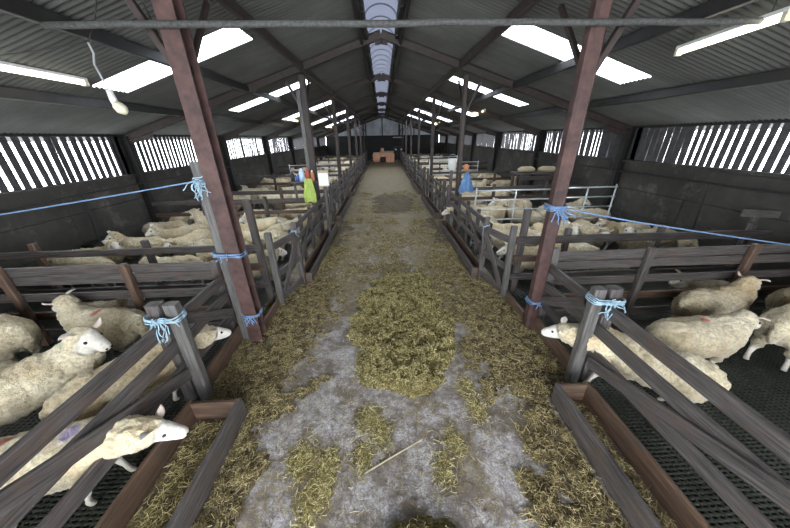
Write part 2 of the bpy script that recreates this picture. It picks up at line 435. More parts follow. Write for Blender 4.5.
def vent(side, k):
    global wn
    y0 = frames[k]+.12 if k >= 0 else YF; y1 = frames[k+1]-.12
    if k == 0: y0 = YF
    x = (XW0-.07) if side < 0 else (XW1+.07); z0 = 1.72 if side < 0 else 1.82
    b = MB(); y = y0
    while y < y1:
        w = rnd.uniform(.092, .125) if side < 0 else rnd.uniform(.095, .12); gap = (rnd.uniform(.046, .066) if side < 0 else rnd.uniform(.032, .050))*(1 if y < 7 else (1.05 if y < 12 else 1.25))
        if rnd.random() < .05: gap = .012
        if side > 0 and 6.0 < y < 8.6: gap = rnd.choice([.004, .006, .012]); w = .15
        lean = rnd.uniform(-.012, .012)
        b.beam((x, y+w/2+lean, z0), (x, y+w/2-lean, 2.80), w, .014 if y < 7 else .024, up=(0, 1, 0)); y += w+gap
    for yp in (y0, y1):
        b.box(x-.012, x+.012, yp-.14, yp+.14, z0, 2.80)
    b.box(x-.03, x+.03, y0-.1, y1+.1, 2.70, 2.80)
    o = b.build('window_%d' % wn, M['slat']); tag(o, kind='structure'); wn += 1
for k in range(len(frames)-1):
    for s_ in (-1, 1): vent(s_, k)
ORD = ['nearest', 'second', 'third', 'fourth', 'fifth', 'sixth', 'seventh', 'farthest']
def ibeam(b, p0, p1, w, h, up, t=.012):
    """I section: h along 'up', w across"""
    p0, p1 = Vector(p0), Vector(p1); d = (p1-p0).normalized(); u = Vector(up); u = (u-d*u.dot(d)).normalized()
    b.beam(p0, p1, h-2*t, t, up=u, ch=.02)
    for s_ in (-1, 1): b.beam(p0+u*(s_*(h/2-t/2)), p1+u*(s_*(h/2-t/2)), t, w, up=u, ch=.05)
SD = {-1: 'left', 1: 'right'}
for k, y in enumerate(frames):
    for s_ in (-1, 1):
        xw = XW0+.09 if s_ < 0 else XW1-.09
        if k > 0:
            b = MB(); ibeam(b, (xw, y, 0), (xw, y, 2.6), .14, .16, (1, 0, 0))
            tag(b.build('wall_stanchion', M['dark']), 'dark steel stanchion against the %s side wall, %s from the front of the shed' % (SD[s_], ORD[k-1]), 'post', 'stanchions along the side walls')
# ------------------------------------------------------------------ rafters, posts, purlins
PX = {-1: -1.78, 1: 2.0}
for k, y in enumerate(frames):
    yp_ = y
    if k == 1: y = 2.45     # the front frame stands a little nearer than its posts
    for s_ in (-1, 1):
        y = 2.45 if k == 1 else yp_
        xe = XW0+.1 if s_ < 0 else XW1-.1
        t = thing('rafter', 'brown steel rafter on the %s roof slope, %s' % (SD[s_], 'above the camera near the front' if k == 0 else '%s frame along the shed' % ORD[k-1]), 'beam', (xe, y, roof_z(xe)-.115), 0, 'steel rafters of the shed frames')
        b = MB(); off = V(xe, y, roof_z(xe)-.115)
        b2 = V(RX, y, RZ-.115)
        ibeam(b, V(0, 0, 0), b2-off, .11, .16, (0, 0, 1)); b.build('beam', M['steel'], t)
        b = MB(); a = V(0, 0, 0); dirv = (b2-off).normalized()
        b.beam(V(0, 0, -.08), dirv*.7+V(0, 0, -.14), .12, .02, up=(0, 0, 1)); b.build('haunch_plate', M['steel'], t)
        b = MB(); b.box(-.01, .01, -.09, .09, -.12, .12) if False else b.beam(dirv*((b2-off).length-.16)+V(0,0,-.03), dirv*((b2-off).length-.004)+V(0,0,-.05), .24, .03, up=(0, 0, 1)); b.build('ridge_plate', M['steel'], t)
        if k == 0: continue
        # aisle post
        y = yp_
        x = PX[s_]; red = k == 1
        near = {1: 'nearest', 2: 'second', 3: 'third', 4: 'fourth', 5: 'fifth', 6: 'sixth', 7: 'seventh', 8: 'farthest'}[k]
        lab = {(-1, 1): 'red-brown steel post in the left foreground with rope tied round it', (1, 1): 'red-brown steel post in the right foreground with blue twine knot',
               (-1, 2): 'second aisle post on the left, beside the shelf of bottles', (1, 2): 'second aisle post on the right, behind the hanging blue bag'}.get((s_, k), 'slim dark steel post, %s along the %s side of the aisle' % (near, SD[s_]))
        t = thing('steel_post', lab, 'post', (x, y, 0), 0, 'steel posts beside the aisle')
        H_ = roof_z(x)-.27
        b = MB()
        if s_ < 0: ibeam(b, V(0, 0, 0), V(0, 0, H_), .165 if red else .13, .17 if red else .15, (0, 1, 0), .014)
        else:
            b.beam(V(0, 0, 0), V(0, 0, H_), .15 if red else .12, .15 if red else .12, up=(0, 1, 0), ch=.22, seg=6)
        b.build('shaft', M['rust'] if red else M['steel'], t)
        b = MB(); b.beam((s_*.03, 0, H_-.80), (s_*.36, 0, roof_z(x+s_*.36)-.27), .06, .06, up=(0, 1, 0)); b.build('knee_brace', M['steel'], t)
        if k < len(frames)-1:
            b = MB(); b.beam((0, .05, H_-.72), (0, .70, H_-.0), .05, .05, up=(1, 0, 0)); b.build('knee_brace', M['steel'], t)
        b = MB(); b.box(-.12, .12, -.12, .12, 0, .015); b.build('base_plate', M['steel'], t)
for s_ in (-1, 1):
    for xx, nm in ((1.80, 'above the aisle posts, nearest the ridge'), (3.10, 'halfway up the slope'), (4.62, 'low on the slope')):
        x = RX+s_*xx; z = roof_z(x)-.14
        b = MB(); b.beam((0, 0, .02), (0, YB-YF, .02), .13, .075, up=(0, 0, 1), seg=40, jit=.002)
        b.beam((s_*.035, 0, .07), (s_*.035, YB-YF, .07), .02, .10, up=(0, 0, 1))
        o = b.build('purlin', M['dark'] if xx > 2 else M['steel']); o.location = (x, YF, z)
        tag(o, 'long dark purlin of the %s roof, %s' % (SD[s_], nm), 'beam', 'roof purlins')
    x = XW0-.02 if s_ < 0 else XW1+.02
    b = MB(); b.beam((0, 0, 0), (0, YB-YF, 0), .16, .10); o = b.build('eave_beam', M['dark']); o.location = (x, YF, 2.68)
    tag(o, 'dark beam along the top of the %s slatted wall' % SD[s_], 'beam')
    x = RX+s_*.42; b = MB(); b.beam((0, 0, 0), (0, YB-YF, 0), .14, .06); o = b.build('ridge_beam', M['dark']); o.location = (x, YF, roof_z(x)-.10)
    tag(o, 'dark beam along the %s edge of the ridge light' % SD[s_], 'beam')
# pipe slung across the aisle on the front frame
b = MB(); b.tube([(-2.75+i*.3, 3.02+rnd.uniform(-.004, .004), 3.385+rnd.uniform(-.006, .006)) for i in range(22)], .027, 10)
tag(b.build('cross_pipe', M['pipe'], smooth=True), 'dusty grey pipe slung across the top of the picture', 'pipe')

# ------------------------------------------------------------------ back wall and front wall
b = MB()
for z0, z1 in ((0, .6), (.605, 1.25), (1.255, 2.0)): b.box(XW0, XW1, YB, YB+.15, z0, z1, ch=.03)
b.box(XW0, XW1, YB+.02, YB+.12, 2.0, 2.62)
tag(b.build('wall_back', M['tar']), kind='structure')
b = MB(); x = XW0
while x < XW1:
    x1 = x+.073; za = 2.6; zt = min(roof_z(x), roof_z(x1))
    yo = YB+.04+(.025 if int(round((x-XW0)/.073)) % 2 else 0)
    yo2 = YB+.04+(0 if int(round((x-XW0)/.073)) % 2 else .025)
    b.quad((x, yo, za), (x1, yo2, za), (x1, yo2, zt), (x, yo, zt)); x = x1
tag(b.build('wall_gable', M['gable']), kind='structure')
b = MB(); b.box(RX-.42, RX+.42, YB+.28, YB+.33, 4.3, 5.0)
for xx in (-3.5, -1.8, 0.05, 1.9, 3.6): b.box(xx-.05, xx+.05, YB-.02, YB+.04, 0, roof_z(xx)-.1)
b.box(XW0, XW1, YB-.04, YB+.04, 2.50, 2.66)
tag(b.build('trim_2', M['dark']), kind='structure')
# unseen front wall: doorway behind the camera left wide open for daylight fill
b = MB()
b.box(XW0, XW1, YF-.12, YF, -.4, -.01)
for (x0, x1) in ((XW0, -3.0), (3.0, XW1)): b.box(x0, x1, YF-.12, YF, 0, 2.62)
for i in range(24):
    x0 = XW0+(XW1-XW0)*i/24; x1 = XW0+(XW1-XW0)*(i+1)/24; zt = min(roof_z(x0), roof_z(x1))-.03
    zb = 2.6 if not (-3.2 < (x0+x1)/2 < 3.2) else 3.7
    if zt > zb: b.box(x0, x1, YF-.12, YF, zb, zt)
tag(b.build('wall_front', M['tar']), kind='structure')

# ------------------------------------------------------------------ tubes and hanging lamp
def tube_lamp(p0, p1, label, mat, zt=None):
    p0, p1 = Vector(p0), Vector(p1); t = thing('fluorescent_lamp', label, 'lamp', p0, 0, 'fluorescent tube lamps'); d = p1-p0
    b = MB(); b.beam(V(0, 0, .05), d+V(0, 0, .05), .035, .06); b.build('housing', M['white'], t)
    b = MB(); b.tube([V(0, 0, 0)+d*.03, d*.97], .026, 10); b.build('tube', mat, t, True)
    for fa, fb in ((0, .035), (.965, 1)):
        b = MB(); b.beam(d*fa, d*fb, .07, .06); b.build('end_cap', M['cream'], t)
    for f in (.15, .85):
        b = MB(); q = d*f; zz = roof_z(p0.x+q.x)-(p0.z+q.z)-.03
        b.tube([q+V(0, 0, .06), q+V(0, 0, zz)], .004, 5); b.build('hanger', M['dark'], t)
    return t
tube_lamp((-4.13, 3.15, 3.25), (-4.13, 4.80, 3.25), 'lit fluorescent tube at the upper left edge of the picture', M['tube'])
tube_lamp((3.40, 2.80, 3.36), (3.57, 3.94, 3.36), 'lit fluorescent tube at the upper right of the picture', M['tube'])
for i, y in enumerate((13.7, 24.4)):
    tube_lamp((-4.1, y, 3.27), (-4.1, y+1.8, 3.27), 'small lit yellowish tube, %s one on the left roof slope' % ('middle' if i == 0 else 'distant'), M['bulbwarm'])
for i, y in enumerate((11.8, 20.8)):
    tube_lamp((3.9, y, 3.33), (3.9, y+1.8, 3.33), 'small lit yellowish tube, %s one on the right roof slope' % ('middle' if i == 0 else 'distant'), M['bulbwarm'])
t = thing('hanging_lamp', 'unlit cream lamp holder dangling on a kinked chain at upper left', 'lamp', (-2.60, 3.2, 2.81))
b = MB(); b.tube([(.02, 0, .13), (.0, 0, .24), (-.02, 0, .34), (.01, 0, .42), (0, 0, .50)], .008, 6); b.build('chain', M['galv'], t)
b = MB(); b.tube([(0, 0, .50), (.10, .02, .64), (.33, .02, 1.06)], .006, 6); b.tube([(0, 0, .5), (-.5, 0, .44), (-1.5, .05, .36)], .004, 5); b.build('cable', M['dark'], t)
b = MB(); b.tube([(.02, 0, .14), (.03, 0, .06), (.04, 0, .02)], [.022, .03, .03], 10); b.build('holder', M['white'], t, True)
b = MB(); b.tube([(.04, 0, .03), (.05, 0, .01), (.07, 0, -.02), (.10, 0, -.03), (.12, 0, -.03)], [.03, .045, .05, .045, .02], 12); b.build('bulb', M['cream'], t, True)
b = MB(); b.tube([(-2.15, 3.3, 3.9), (-2.0, 3.25, 3.4), (-1.86, 3.2, 2.7)], .004, 5)
tag(b.build('loose_cable', M['dark']), 'thin dark cable sloping down to the left foreground post', 'cable')
# water pipe along left wall
b = MB(); b.tube([(XW0+.22, 1.0, 1.50), (XW0+.22, 4.7, 1.53), (XW0+.22, 5.9, 1.56), (XW0+.22, 9, 1.53), (XW0+.22, 16, 1.53)], .018, 6)
b.tube([(XW0+.22, 5.9, 1.56), (XW0+.22, 5.85, 1.0), (XW0+.20, 5.8, .45)], .022, 6)
tag(b.build('water_pipe', M['black']), 'black water pipe along the left wall with a branch dropping down', 'pipe')
b = MB(); b.box(-.14, .14, -.22, .22, 0, .14, ch=.2); o = b.build('water_trough', M['black']); o.location = (XW0+.17, 5.8, .45)
tag(o, 'small black drinking bowl under the pipe on the left wall', 'trough')
b = MB(); b.tube([(XW1-.22, 1.0, 1.62), (XW1-.22, 5.2, 1.60), (XW1-.22, 12, 1.60)], .018, 6); b.tube([(XW1-.22, 5.2, 1.60), (XW1-.22, 5.1, .5)], .02, 6)
tag(b.build('water_pipe', M['black']), 'black water pipe along the right wall', 'pipe')

# ------------------------------------------------------------------ timber: posts, gates, fences, troughs
def post(name, label, x, y, h, w=.10, t=.08, mat='wood', lean=(0, 0), z0=0, group='timber posts of the pens', cat='post'):
    b = MB(); b.beam((0, 0, 0), (lean[0], lean[1], h), w, t, up=(1, 0, 0), seg=4, jit=.003)
    o = b.build(name, M[mat]); o.location = (x, y, z0); return tag(o, label, cat, group)
def part_beam(name, t, base, p0, p1, w, th, mat='wood', up=(0, 0, 1), seg=5, jit=.003):
    b = MB(); base = Vector(base); b.beam(Vector(p0)-base, Vector(p1)-base, w, th, up=up, seg=seg, jit=jit); return b.build(name, M[mat], t)
def barrier(label, x, y0, y1, rails, brace=None, posts=(), w=.135, mat='wood', x2=None, gh=1.15, name='feed_barrier'):
    x2 = x if x2 is None else x2
    base = (x, y0, 0); t = thing(name, label, 'fence', base, 0, 'feed barriers along the aisle')
    X = lambda y: x+(x2-x)*(y-y0)/(y1-y0)
    for r in rails: part_beam('rail', t, base, (x, y0, r+rnd.uniform(-.01, .01)), (x2, y1, r+rnd.uniform(-.01, .01)), w, .035, mat)
    if brace:
        s_ = -1 if x > 0 else 1
        part_beam('brace', t, base, (X(brace[0])+s_*.036, brace[0], brace[1]), (X(brace[2])+s_*.036, brace[2], brace[3]), w*.95, .03, mat)
    for yp in posts:
        part_beam('post', t, base, (X(yp)-.055*(1 if x < 0 else -1), yp, 0), (X(yp)-.055*(1 if x < 0 else -1), yp+.01, gh+rnd.uniform(-.04, .05)), .09, .06, mat, up=(0, 1, 0))
    return t
def trough(label, xo, xi, y0, y1, h=.25, fill=True):
    """xo = aisle side, xi = pen side"""
    base = ((xo+xi)/2, y0, 0); t = thing('feed_trough', label, 'trough', base, 0, 'wooden feed troughs along the aisle')
    s_ = 1 if xo > xi else -1
    part_beam('aisle_board', t, base, (xo-s_*.022, y0, h/2+.004), (xo-s_*.022, y1, h/2+.004), h, .045, 'wood')
    part_beam('pen_board', t, base, (xi+s_*.02, y0, h/2+.004), (xi+s_*.02, y1, h/2+.004), h, .035, 'woodbrown')
    part_beam('end_board', t, base, (xi+s_*.04, y0+.02 if y1 > y0 else y0-.02, h/2), (xo-s_*.045, y0+.02 if y1 > y0 else y0-.02, h/2), h*.95, .035, 'woodbrown')
    b = MB(); xa, xb = sorted((xo-s_*.045, xi+s_*.04)); ya, yb = sorted((y0, y1)); b.box(xa-base[0], xb-base[0], ya-base[1]+.04, yb-base[1]-.01, .012, .03); b.build('bottom_board', M['woodbrown'], t)
    if y1 > y0 or True:
        part_beam('end_board', t, base, (xi+s_*.04, y1+(.02 if y1 < y0 else -.02), h/2), (xo-s_*.045, y1+(.02 if y1 < y0 else -.02), h/2), h*.95, .035, 'woodbrown')
    return t
for s_ in (-1, 1):
    sd = SD[s_]; X0 = -2.03 if s_ < 0 else 2.09
    yd = (2.18, .38, .35, 1.02) if s_ < 0 else (2.1, .36, .1, .93)
    barrier('long feed barrier rails in the %s foreground with a diagonal brace' % sd, X0, -1.2, 2.22, (.96, .72, .45), yd, (-1.15, .02) , w=.13)
    barrier('short barrier section between gatepost and steel post on the %s' % sd, X0, 2.24, 3.12, (.94, .69, .42), (2.36, .90, 3.08, .48), (), w=.12)
    lab = 'timber post clasped against the rails at the end of the %s foreground trough' % sd
    xi = X0-s_*.085; xo = X0+s_*.085
    post('gate_post', 'aisle-side post of the roped pair at the %s foreground trough end' % sd, xi, 2.19, 1.17, .11, .09, 'woodgrey', (0, .02))
    post('gate_post', 'pen-side post of the roped pair at the %s foreground trough end' % sd, xo, 2.22, 1.16, .12, .10, 'wood', (0, .01))
    # kick board from trough to steel post
    b = MB(); b.beam((0, 0, .12), (0, 1.05, .12), .24, .035, seg=3, jit=.002); o = b.build('kick_board', M['woodbrown']); o.location = (X0-s_*.045, 2.30, 0) 
    tag(o, 'low brown kick board beneath the short barrier on the %s' % sd, 'board')
    trough('feed trough in the %s foreground holding loose silage' % sd, -1.42 if s_ < 0 else 1.64, -1.93 if s_ < 0 else 1.985, 1.95, -1.2)
    if s_ < 0: post('timber_post', 'grey timber post lashed beside the left foreground steel post', -1.93, 3.12, 2.30, .09, .06, 'woodgrey', (-.0, 0))
    else: post('timber_post', 'grey timber post beside the foot of the right foreground steel post', 2.13, 3.16, 1.20, .10, .08, 'woodgrey', (0, 0))
# cross fences of the passage (front and rear)
def cross_fence(label, y, x0, x1, rails, posts, w=.12, mat='wood', z_tops=1.15, front=True):
    base = (x0, y, 0); t = thing('timber_fence', label, 'fence', base, 0, 'timber fences between the pens')
    for i, r in enumerate(rails):
        part_beam('rail', t, base, (x0, y, r+rnd.uniform(-.008, .008)), (x1, y+.01, r+rnd.uniform(-.008, .008)), w-.008+rnd.uniform(-.015, .015), .04, 'woodbrown' if (i == len(rails)-2 and len(rails) > 2) else mat)
    for xp in posts:
        part_beam('post', t, base, (xp, y-(.06 if front else -.06), 0), (xp+rnd.uniform(-.02, .02), y-(.06 if front else -.06), z_tops), .09, .07, 'woodbrown' if rnd.random() < .3 else mat, up=(1, 0, 0))
    return t
cross_fence('timber rail fence across the left foreground pen, front one of two', 3.26, XW0+.02, -2.0, (1.07, .93, .69, .42, .14), (-5.55, -4.65, -3.2, -2.12))
cross_fence('timber rail fence across the left side, rear one of two', 4.02, XW0+.2, -1.9, (1.00, .68, .36), (-5.2, -3.6), front=False)
cross_fence('timber rail fence across the right foreground pen, front one of two', 3.26, 2.2, XW1-.2, (1.05, .91, .67, .41, .14), (3.42, 4.85))
cross_fence('timber rail fence across the right side, rear one of two', 4.02, 2.05, XW1-.2, (.99, .68, .36), (2.9, 4.4, 5.9), front=False)
post('timber_post', 'tall dark timber post standing behind the left steel post', -1.92, 4.05, 1.72, .10, .07, 'wood', (-.03, 0))
post('timber_post', 'tall dark timber post standing beyond the right steel post', 2.15, 4.07, 1.47, .10, .07, 'wood', (.02, 0))
for s_ in (-1, 1):
    sd = SD[s_]; xa = -1.72 if s_ < 0 else 1.95; xb = -1.56 if s_ < 0 else 1.79
    post('timber_post', 'near timber post of the short angled panel beyond the %s steel post' % sd, xa, 3.96, 1.25, .09, .07, 'woodgrey')
    post('timber_post', 'far timber post of the short angled panel beyond the %s steel post' % sd, xb, 4.68, 1.20, .09, .07, 'wood')
    barrier('short angled timber panel with a brace beyond the %s steel post' % sd, xa, 4.01, 4.64, (1.0, .55, .12), (4.05, .2, 4.6, .95), (), x2=xb, w=.11)
    b = MB(); b.beam((0, 0, .09), (0, .62, .09), .15, .04); o = b.build('kick_board', M['woodbrown']); o.location = (PX[s_]-s_*.02, 3.28, 0)
    tag(o, 'low brown board across the passage mouth by the %s steel post' % sd, 'board')
    # bay after bay: a trough run, its barrier, and a pair of posts between
    runs = [(4.74, 8.1), (8.95, 12.3), (13.3, 16.9), (17.7, 21.3), (22.1, 25.7), (26.5, 30.2)]
    XB = -1.66 if s_ < 0 else 1.90; XO = -1.41 if s_ < 0 else 1.64
    for i, (a, c) in enumerate(runs):
        ordn = ['first', 'second', 'third', 'fourth', 'fifth', 'last'][i]
        trough('narrow feed trough on the %s of the aisle, %s beyond the foreground' % (sd, ordn), XO, XB+(-s_)*.02, a, c, h=.20)
        n = int((c-a)/.82); ps = [a+.15+(c-a-.3)*j/n for j in range(n+1)]
        bx = XB+s_*.02
        barrier('railed feed barrier on the %s behind the %s distant trough' % (sd, ordn), bx, a+.02, c-.02, (1.0, .75, .48), (a+.2, .3, a+1.4, .98), ps[1:-1], w=.10, gh=1.12)
        post('timber_post', 'near end post of the %s distant feed barrier on the %s' % (ordn, sd), bx-s_*.02, c+.05, 1.22, .10, .08, 'wood', (rnd.uniform(-.02, .02), 0))
        nx = runs[i+1][0] if i+1 < len(runs) else c+.9
        barrier('short timber gate after the %s distant feed barrier on the %s' % (ordn, sd), bx, c+.12, nx-.10, (1.02, .7, .38), (c+.15, .35, nx-.15, .98), (), w=.10, name='timber_gate')
        post('timber_post', 'far post of the short gate after the %s %s barrier' % (ordn, sd), bx-s_*.02, nx-.04, 1.24, .10, .08, 'wood', (rnd.uniform(-.02, .02), 0))
FY = {-1: [7.45, 8.75, 12.7, 17.2, 21.6, 26.1], 1: [8.55, 12.7, 17.2, 21.6, 26.1]}
for s_ in (-1, 1):
    for i, y in enumerate(FY[s_]):
        x0, x1 = (XW0+.25, -1.78) if s_ < 0 else (2.05, XW1-.25)
        cross_fence('timber fence dividing the %s pens, %s beyond the passage' % (SD[s_], ['first', 'second', 'third', 'fourth', 'fifth', 'sixth'][i]), y, x0, x1, (1.02, .72, .40), (x0+1.3, x0+2.9), w=.11)
b = MB(); b.beam((0, 0, 0), (.62, .0, -.04), .11, .04, seg=3, jit=.003); o = b.build('timber_board', M['woodgrey']); o.location = (5.70, 4.12, 1.31); o.rotation_euler = (0, .0, 0)
tag(o, 'loose grey board by the right wall, above the rear passage fence', 'board')
b = MB(); b.beam((0, 0, 0), (0, 0, 1.25), .08, .07, up=(1, 0, 0)); o = b.build('timber_post', M['wood']); o.location = (6.05, 4.19, 0)
tag(o, 'timber post by the right wall holding up the loose grey board', 'post')
# metal hurdles
def hurdle(label, x0, x1, y, z0, z1, nr, slope=0):
    base = (x0, y, z0); t = thing('metal_hurdle', label, 'gate', base, 0, 'galvanised metal hurdles')
    for i in range(nr):
        z = z0+.10+(z1-z0-.10)*(i/(nr-1))**.85
        b = MB(); b.tube([(0, 0, z-z0), (x1-x0, 0, z-z0)], .017, 8); b.build('rail', M['galv'], t, True)
    for x in (x0+.03, (x0+x1)/2, x1-.03):
        b = MB(); b.tube([(x-x0, 0, 0), (x-x0, 0, z1-z0+(.06 if x != (x0+x1)/2 else 0))], .017, 8); b.build('upright', M['galv'], t, True)
    return t
hurdle('galvanised metal hurdle across the right pen behind the steel post', 2.06, 3.95, 6.3, .02, 1.36, 6)
hurdle('galvanised metal hurdle reaching towards the right wall', 3.99, 5.35, 6.3, .02, 1.38, 6)
hurdle('galvanised metal hurdle in the third right pen, pale and distant', 2.4, 5.0, 15.2, .02, 1.25, 6)
hurdle('galvanised metal hurdle far down the right side', 2.4, 5.0, 19.6, .02, 1.25, 6)
hurdle('galvanised metal hurdle far down the left side', -4.8, -2.2, 15.2, .02, 1.25, 6)
# loose timbers by the right wall
b = MB(); b.beam((0, 0, 0), (1.1, .15, .02), .14, .05, seg=3, jit=.003); o = b.build('timber_rack', M['wood']); o.location = (4.9, 2.95, 1.42)
bpy.data.objects.remove(o)
t = thing('timber_rack', 'dark timber rack of boards against the right wall with pale sacks on top', 'rack', (4.6, 9.6, 0))
for z in (.55, .85, 1.15): part_beam('board', t, (4.6, 9.6, 0), (4.6, 9.6, z), (6.2, 9.6, z), .13, .04)
for x in (4.7, 6.1):
    for yy in (9.66, 10.3): part_beam('leg', t, (4.6, 9.6, 0), (x, yy, 0), (x, yy, 1.3), .09, .07, up=(1, 0, 0))
part_beam('shelf', t, (4.6, 9.6, 0), (4.6, 10.0, 1.28), (6.2, 10.0, 1.28), .04, .75)
def sack(label, x, y, z, L=.6, rz=0, mat='beige'):
    b = MB(); b.tube([(-L/2, 0, .03), (-L/2+.06, 0, .07), (-L/4, 0, .10), (L/4, 0, .10), (L/2-.06, 0, .07), (L/2, 0, .03)], [.03, .10, .13, .13, .10, .03], 12)
    o = b.build('feed_sack', M[mat], smooth=True); o.scale = (1, 1.5, .75); o.location = (x, y, z+.02); o.rotation_euler = (0, 0, rz); return tag(o, label, 'sack', 'pale sacks')
sack('pale sack lying on the left end of the right-wall rack', 5.0, 10.0, 1.30, .6, .2)
sack('pale sack lying on the right end of the right-wall rack', 5.72, 9.95, 1.30, .6, -.3)

# ------------------------------------------------------------------ ropes
def rope(name, label, pts, r=.009, mat='rope', n=24, sag=.0):
    P = [Vector(p) for p in pts]; out = []
    for a, c in zip(P[:-1], P[1:]):
        for i in range(n): 
            f = i/n; q = a.lerp(c, f); q.z -= sag*4*f*(1-f)*(c-a).length; out.append(q)
    out.append(P[-1]); b = MB(); b.tube(out, r, 6)
    o = b.build(name, M[mat], smooth=True); return tag(o, label, 'rope')
rope('rope', 'blue rope stretched from the left wall to the left foreground post', [(XW0+.2, 3.2, 1.52), (-4.11, 3.08, 1.81), (-1.9, 3.04, 2.12)], .0075, sag=.002)
rope('rope', 'blue rope running from the right foreground post towards the right wall', [(2.03, 3.07, 1.73), (2.9, 3.08, 1.55), (5.2, 3.1, 1.16), (6.2, 3.12, 1.0)], .009, sag=.002)
def knot(label, x, y, z, hx, hy, loops=3, tails=5, mat='rope', spread=.05, r=.006, tl=.12, front=(0, -1)):
    t = thing('twine_knot', label, 'rope', (x, y, z), 0, 'twine knots on the posts'); R2 = random.Random(int(abs(x*100)+y*1000+z*37)); b = MB()
    for k in range(loops):
        pts = []; dz = R2.uniform(-spread, spread); tz = R2.uniform(-.03, .03)
        for i in range(25):
            a = 2*PI*i/24; ca, sa = math.cos(a), math.sin(a)
            px = math.copysign(abs(ca)**.45, ca)*(hx+.008+k*.002); py = math.copysign(abs(sa)**.45, sa)*(hy+.008+k*.002)
            pts.append((px, py, dz+tz*ca+R2.uniform(-.004, .004)))
        b.tube(pts, r, 5)
    b.build('loops', M[mat], t, True)
    b = MB()
    for k in range(tails):
        p = V(front[0]*(hx+.012)+R2.uniform(-.04, .04)*(1-abs(front[0])), front[1]*(hy+.012), R2.uniform(-.02, .02)); pts = [p.copy()]; d = V(R2.uniform(-1, 1), front[1]*.3+R2.uniform(-.2, .2), R2.uniform(-1, .6)).normalized()
        for i in range(7):
            d = (d+V(R2.uniform(-.8, .8), R2.uniform(-.25, .25), R2.uniform(-.9, .35))).normalized(); p = p+d*(tl/7)
            pts.append(p.copy())
        b.tube(pts, r*.8, 5)
    b.build('loose_ends', M[mat], t, True)
    return t
knot('frayed pale blue twine tied round the left roped gateposts', -2.03, 2.2, 1.06, .135, .075, 5, 16, 'ropelight', .035, .0055, .22)
knot('frayed pale blue twine tied round the right roped gateposts', 2.09, 2.2, 1.06, .14, .075, 5, 14, 'ropelight', .03, .0055, .17)
knot('blue twine band wrapped round the right foreground steel post', 2.0, 3.15, 1.72, .08, .08, 7, 12, 'rope', .025, .007, .18)
knot('blue twine knot high on the timber beside the left steel post', -1.92, 3.12, 2.10, .05, .04, 5, 12, 'ropelight', .05, .006, .2)
knot('violet-blue twine band at mid height round the left steel post', -1.85, 3.14, 1.28, .155, .09, 4, 4, 'rope', .02, .006, .10)
knot('small blue twine knot near the foot of the left steel post', -1.78, 3.15, .42, .09, .09, 4, 9, 'rope', .015, .006, .12)
knot('small blue twine knot near the foot of the right steel post', 2.0, 3.15, .45, .08, .08, 4, 5, 'rope', .015, .006, .08)
knot('pale twine on the far post of the left angled panel', -1.56, 4.68, 1.05, .045, .035, 3, 4, 'ropelight', .02, .005, .12)
knot('pale twine on the far post of the right angled panel', 1.79, 4.68, 1.05, .045, .035, 3, 4, 'ropelight', .02, .005, .2)

# ------------------------------------------------------------------ small things hung and shelved
t = thing('shelf', 'rough timber shelf of bottles on the left pen fence', 'shelf', (-1.78, 7.28, 1.50))
b = MB(); b.box(-.55, .12, -.12, .12, 0, .03); b.build('board', M['wood'], t)
b = MB(); b.beam((-.45, .02, -.45), (-.45, .02, 0), .05, .05, up=(1, 0, 0)); b.build('bracket', M['wood'], t)
def bottle(label, x, y, z, h, r, mat, cap='white'):
    t = thing('bottle', label, 'bottle', (x, y, z), 0, 'bottles and tubs on the left shelf')
    b = MB(); b.tube([(0, 0, 0), (0, 0, h*.7), (0, 0, h*.82), (0, 0, h*.9)], [r, r, r*.6, r*.4], 12); b.build('body', M[mat], t, True)
    b = MB(); b.tube([(0, 0, h*.88), (0, 0, h)], r*.45, 10); b.build('cap', M[cap], t, True)
for (lb, dx, h, r, m_, cp) in (('dark bottle at the left end of the shelf', -.47, .22, .05, 'black', 'bluebottle'), ('dark blue bottle, second from the left on the shelf', -.36, .16, .045, 'bluebottle', 'white'),
        ('large pale blue tub in the middle of the shelf', -.24, .30, .07, 'lightblue', 'white'), ('red bottle beside the pale blue tub', -.10, .30, .055, 'red', 'orange'), ('orange bottle at the right end of the shelf', .02, .25, .045, 'orange', 'white')):
    bottle(lb, -1.78+dx, 7.28, 1.53, h, r, m_, cp)
# lime green vest hanging from the shelf
def cloth(name, label, cat, x, y, z, w, h, mat, taper=.0, folds=3, th=.05, neck=None):
    me_v = []; nx, nz = 14, 18; F = []
    for side in (0, 1):
        for j in range(nz+1):
            v = j/nz; ww = w*(neck(v) if neck else 1)
            for i in range(nx+1):
                u = i/nx-.5; xx = u*ww; zz = -v*h+(.02*math.cos(u*9) if v > .95 else 0)
                yy = (th*math.sqrt(max(0, 1-(2*u)**2))*(1 if side else -1)*(.5+.5*v))+.012*math.sin(u*PI*2*folds+v*2)
                me_v.append((xx, yy, zz))
    n = (nx+1)*(nz+1)
    for s_ in (0, 1):
        for j in range(nz):
            for i in range(nx):
                a = s_*n+j*(nx+1)+i; q = (a, a+1, a+nx+2, a+nx+1); F.append(q if s_ == 0 else q[::-1])
    o = np_mesh(name, me_v, np.array(F), M[mat], 4, True); o.location = (x, y, z); return tag(o, label, cat)
cloth('green_vest', 'lime green vest hanging below the left shelf', 'vest', -1.84, 7.12, 1.60, .30, .56, 'green', neck=lambda v: .55+.45*min(1, v*1.6))
cloth('blue_bag', 'blue plastic bag hanging on the second right post', 'bag', 2.18, 7.88-.42, 1.66, .40, .52, 'bluebag', th=.10, neck=lambda v: .12+.88*min(1, v*1.15)**.8)
t = thing('paper_sheet', 'white paper sheet on a board fixed to the second left post', 'sign', (-1.48, 7.2, 1.42))
b = MB(); b.box(-.13, .13, -.012, .012, -.02, .36); b.build('backing_board', M['beige'], t)
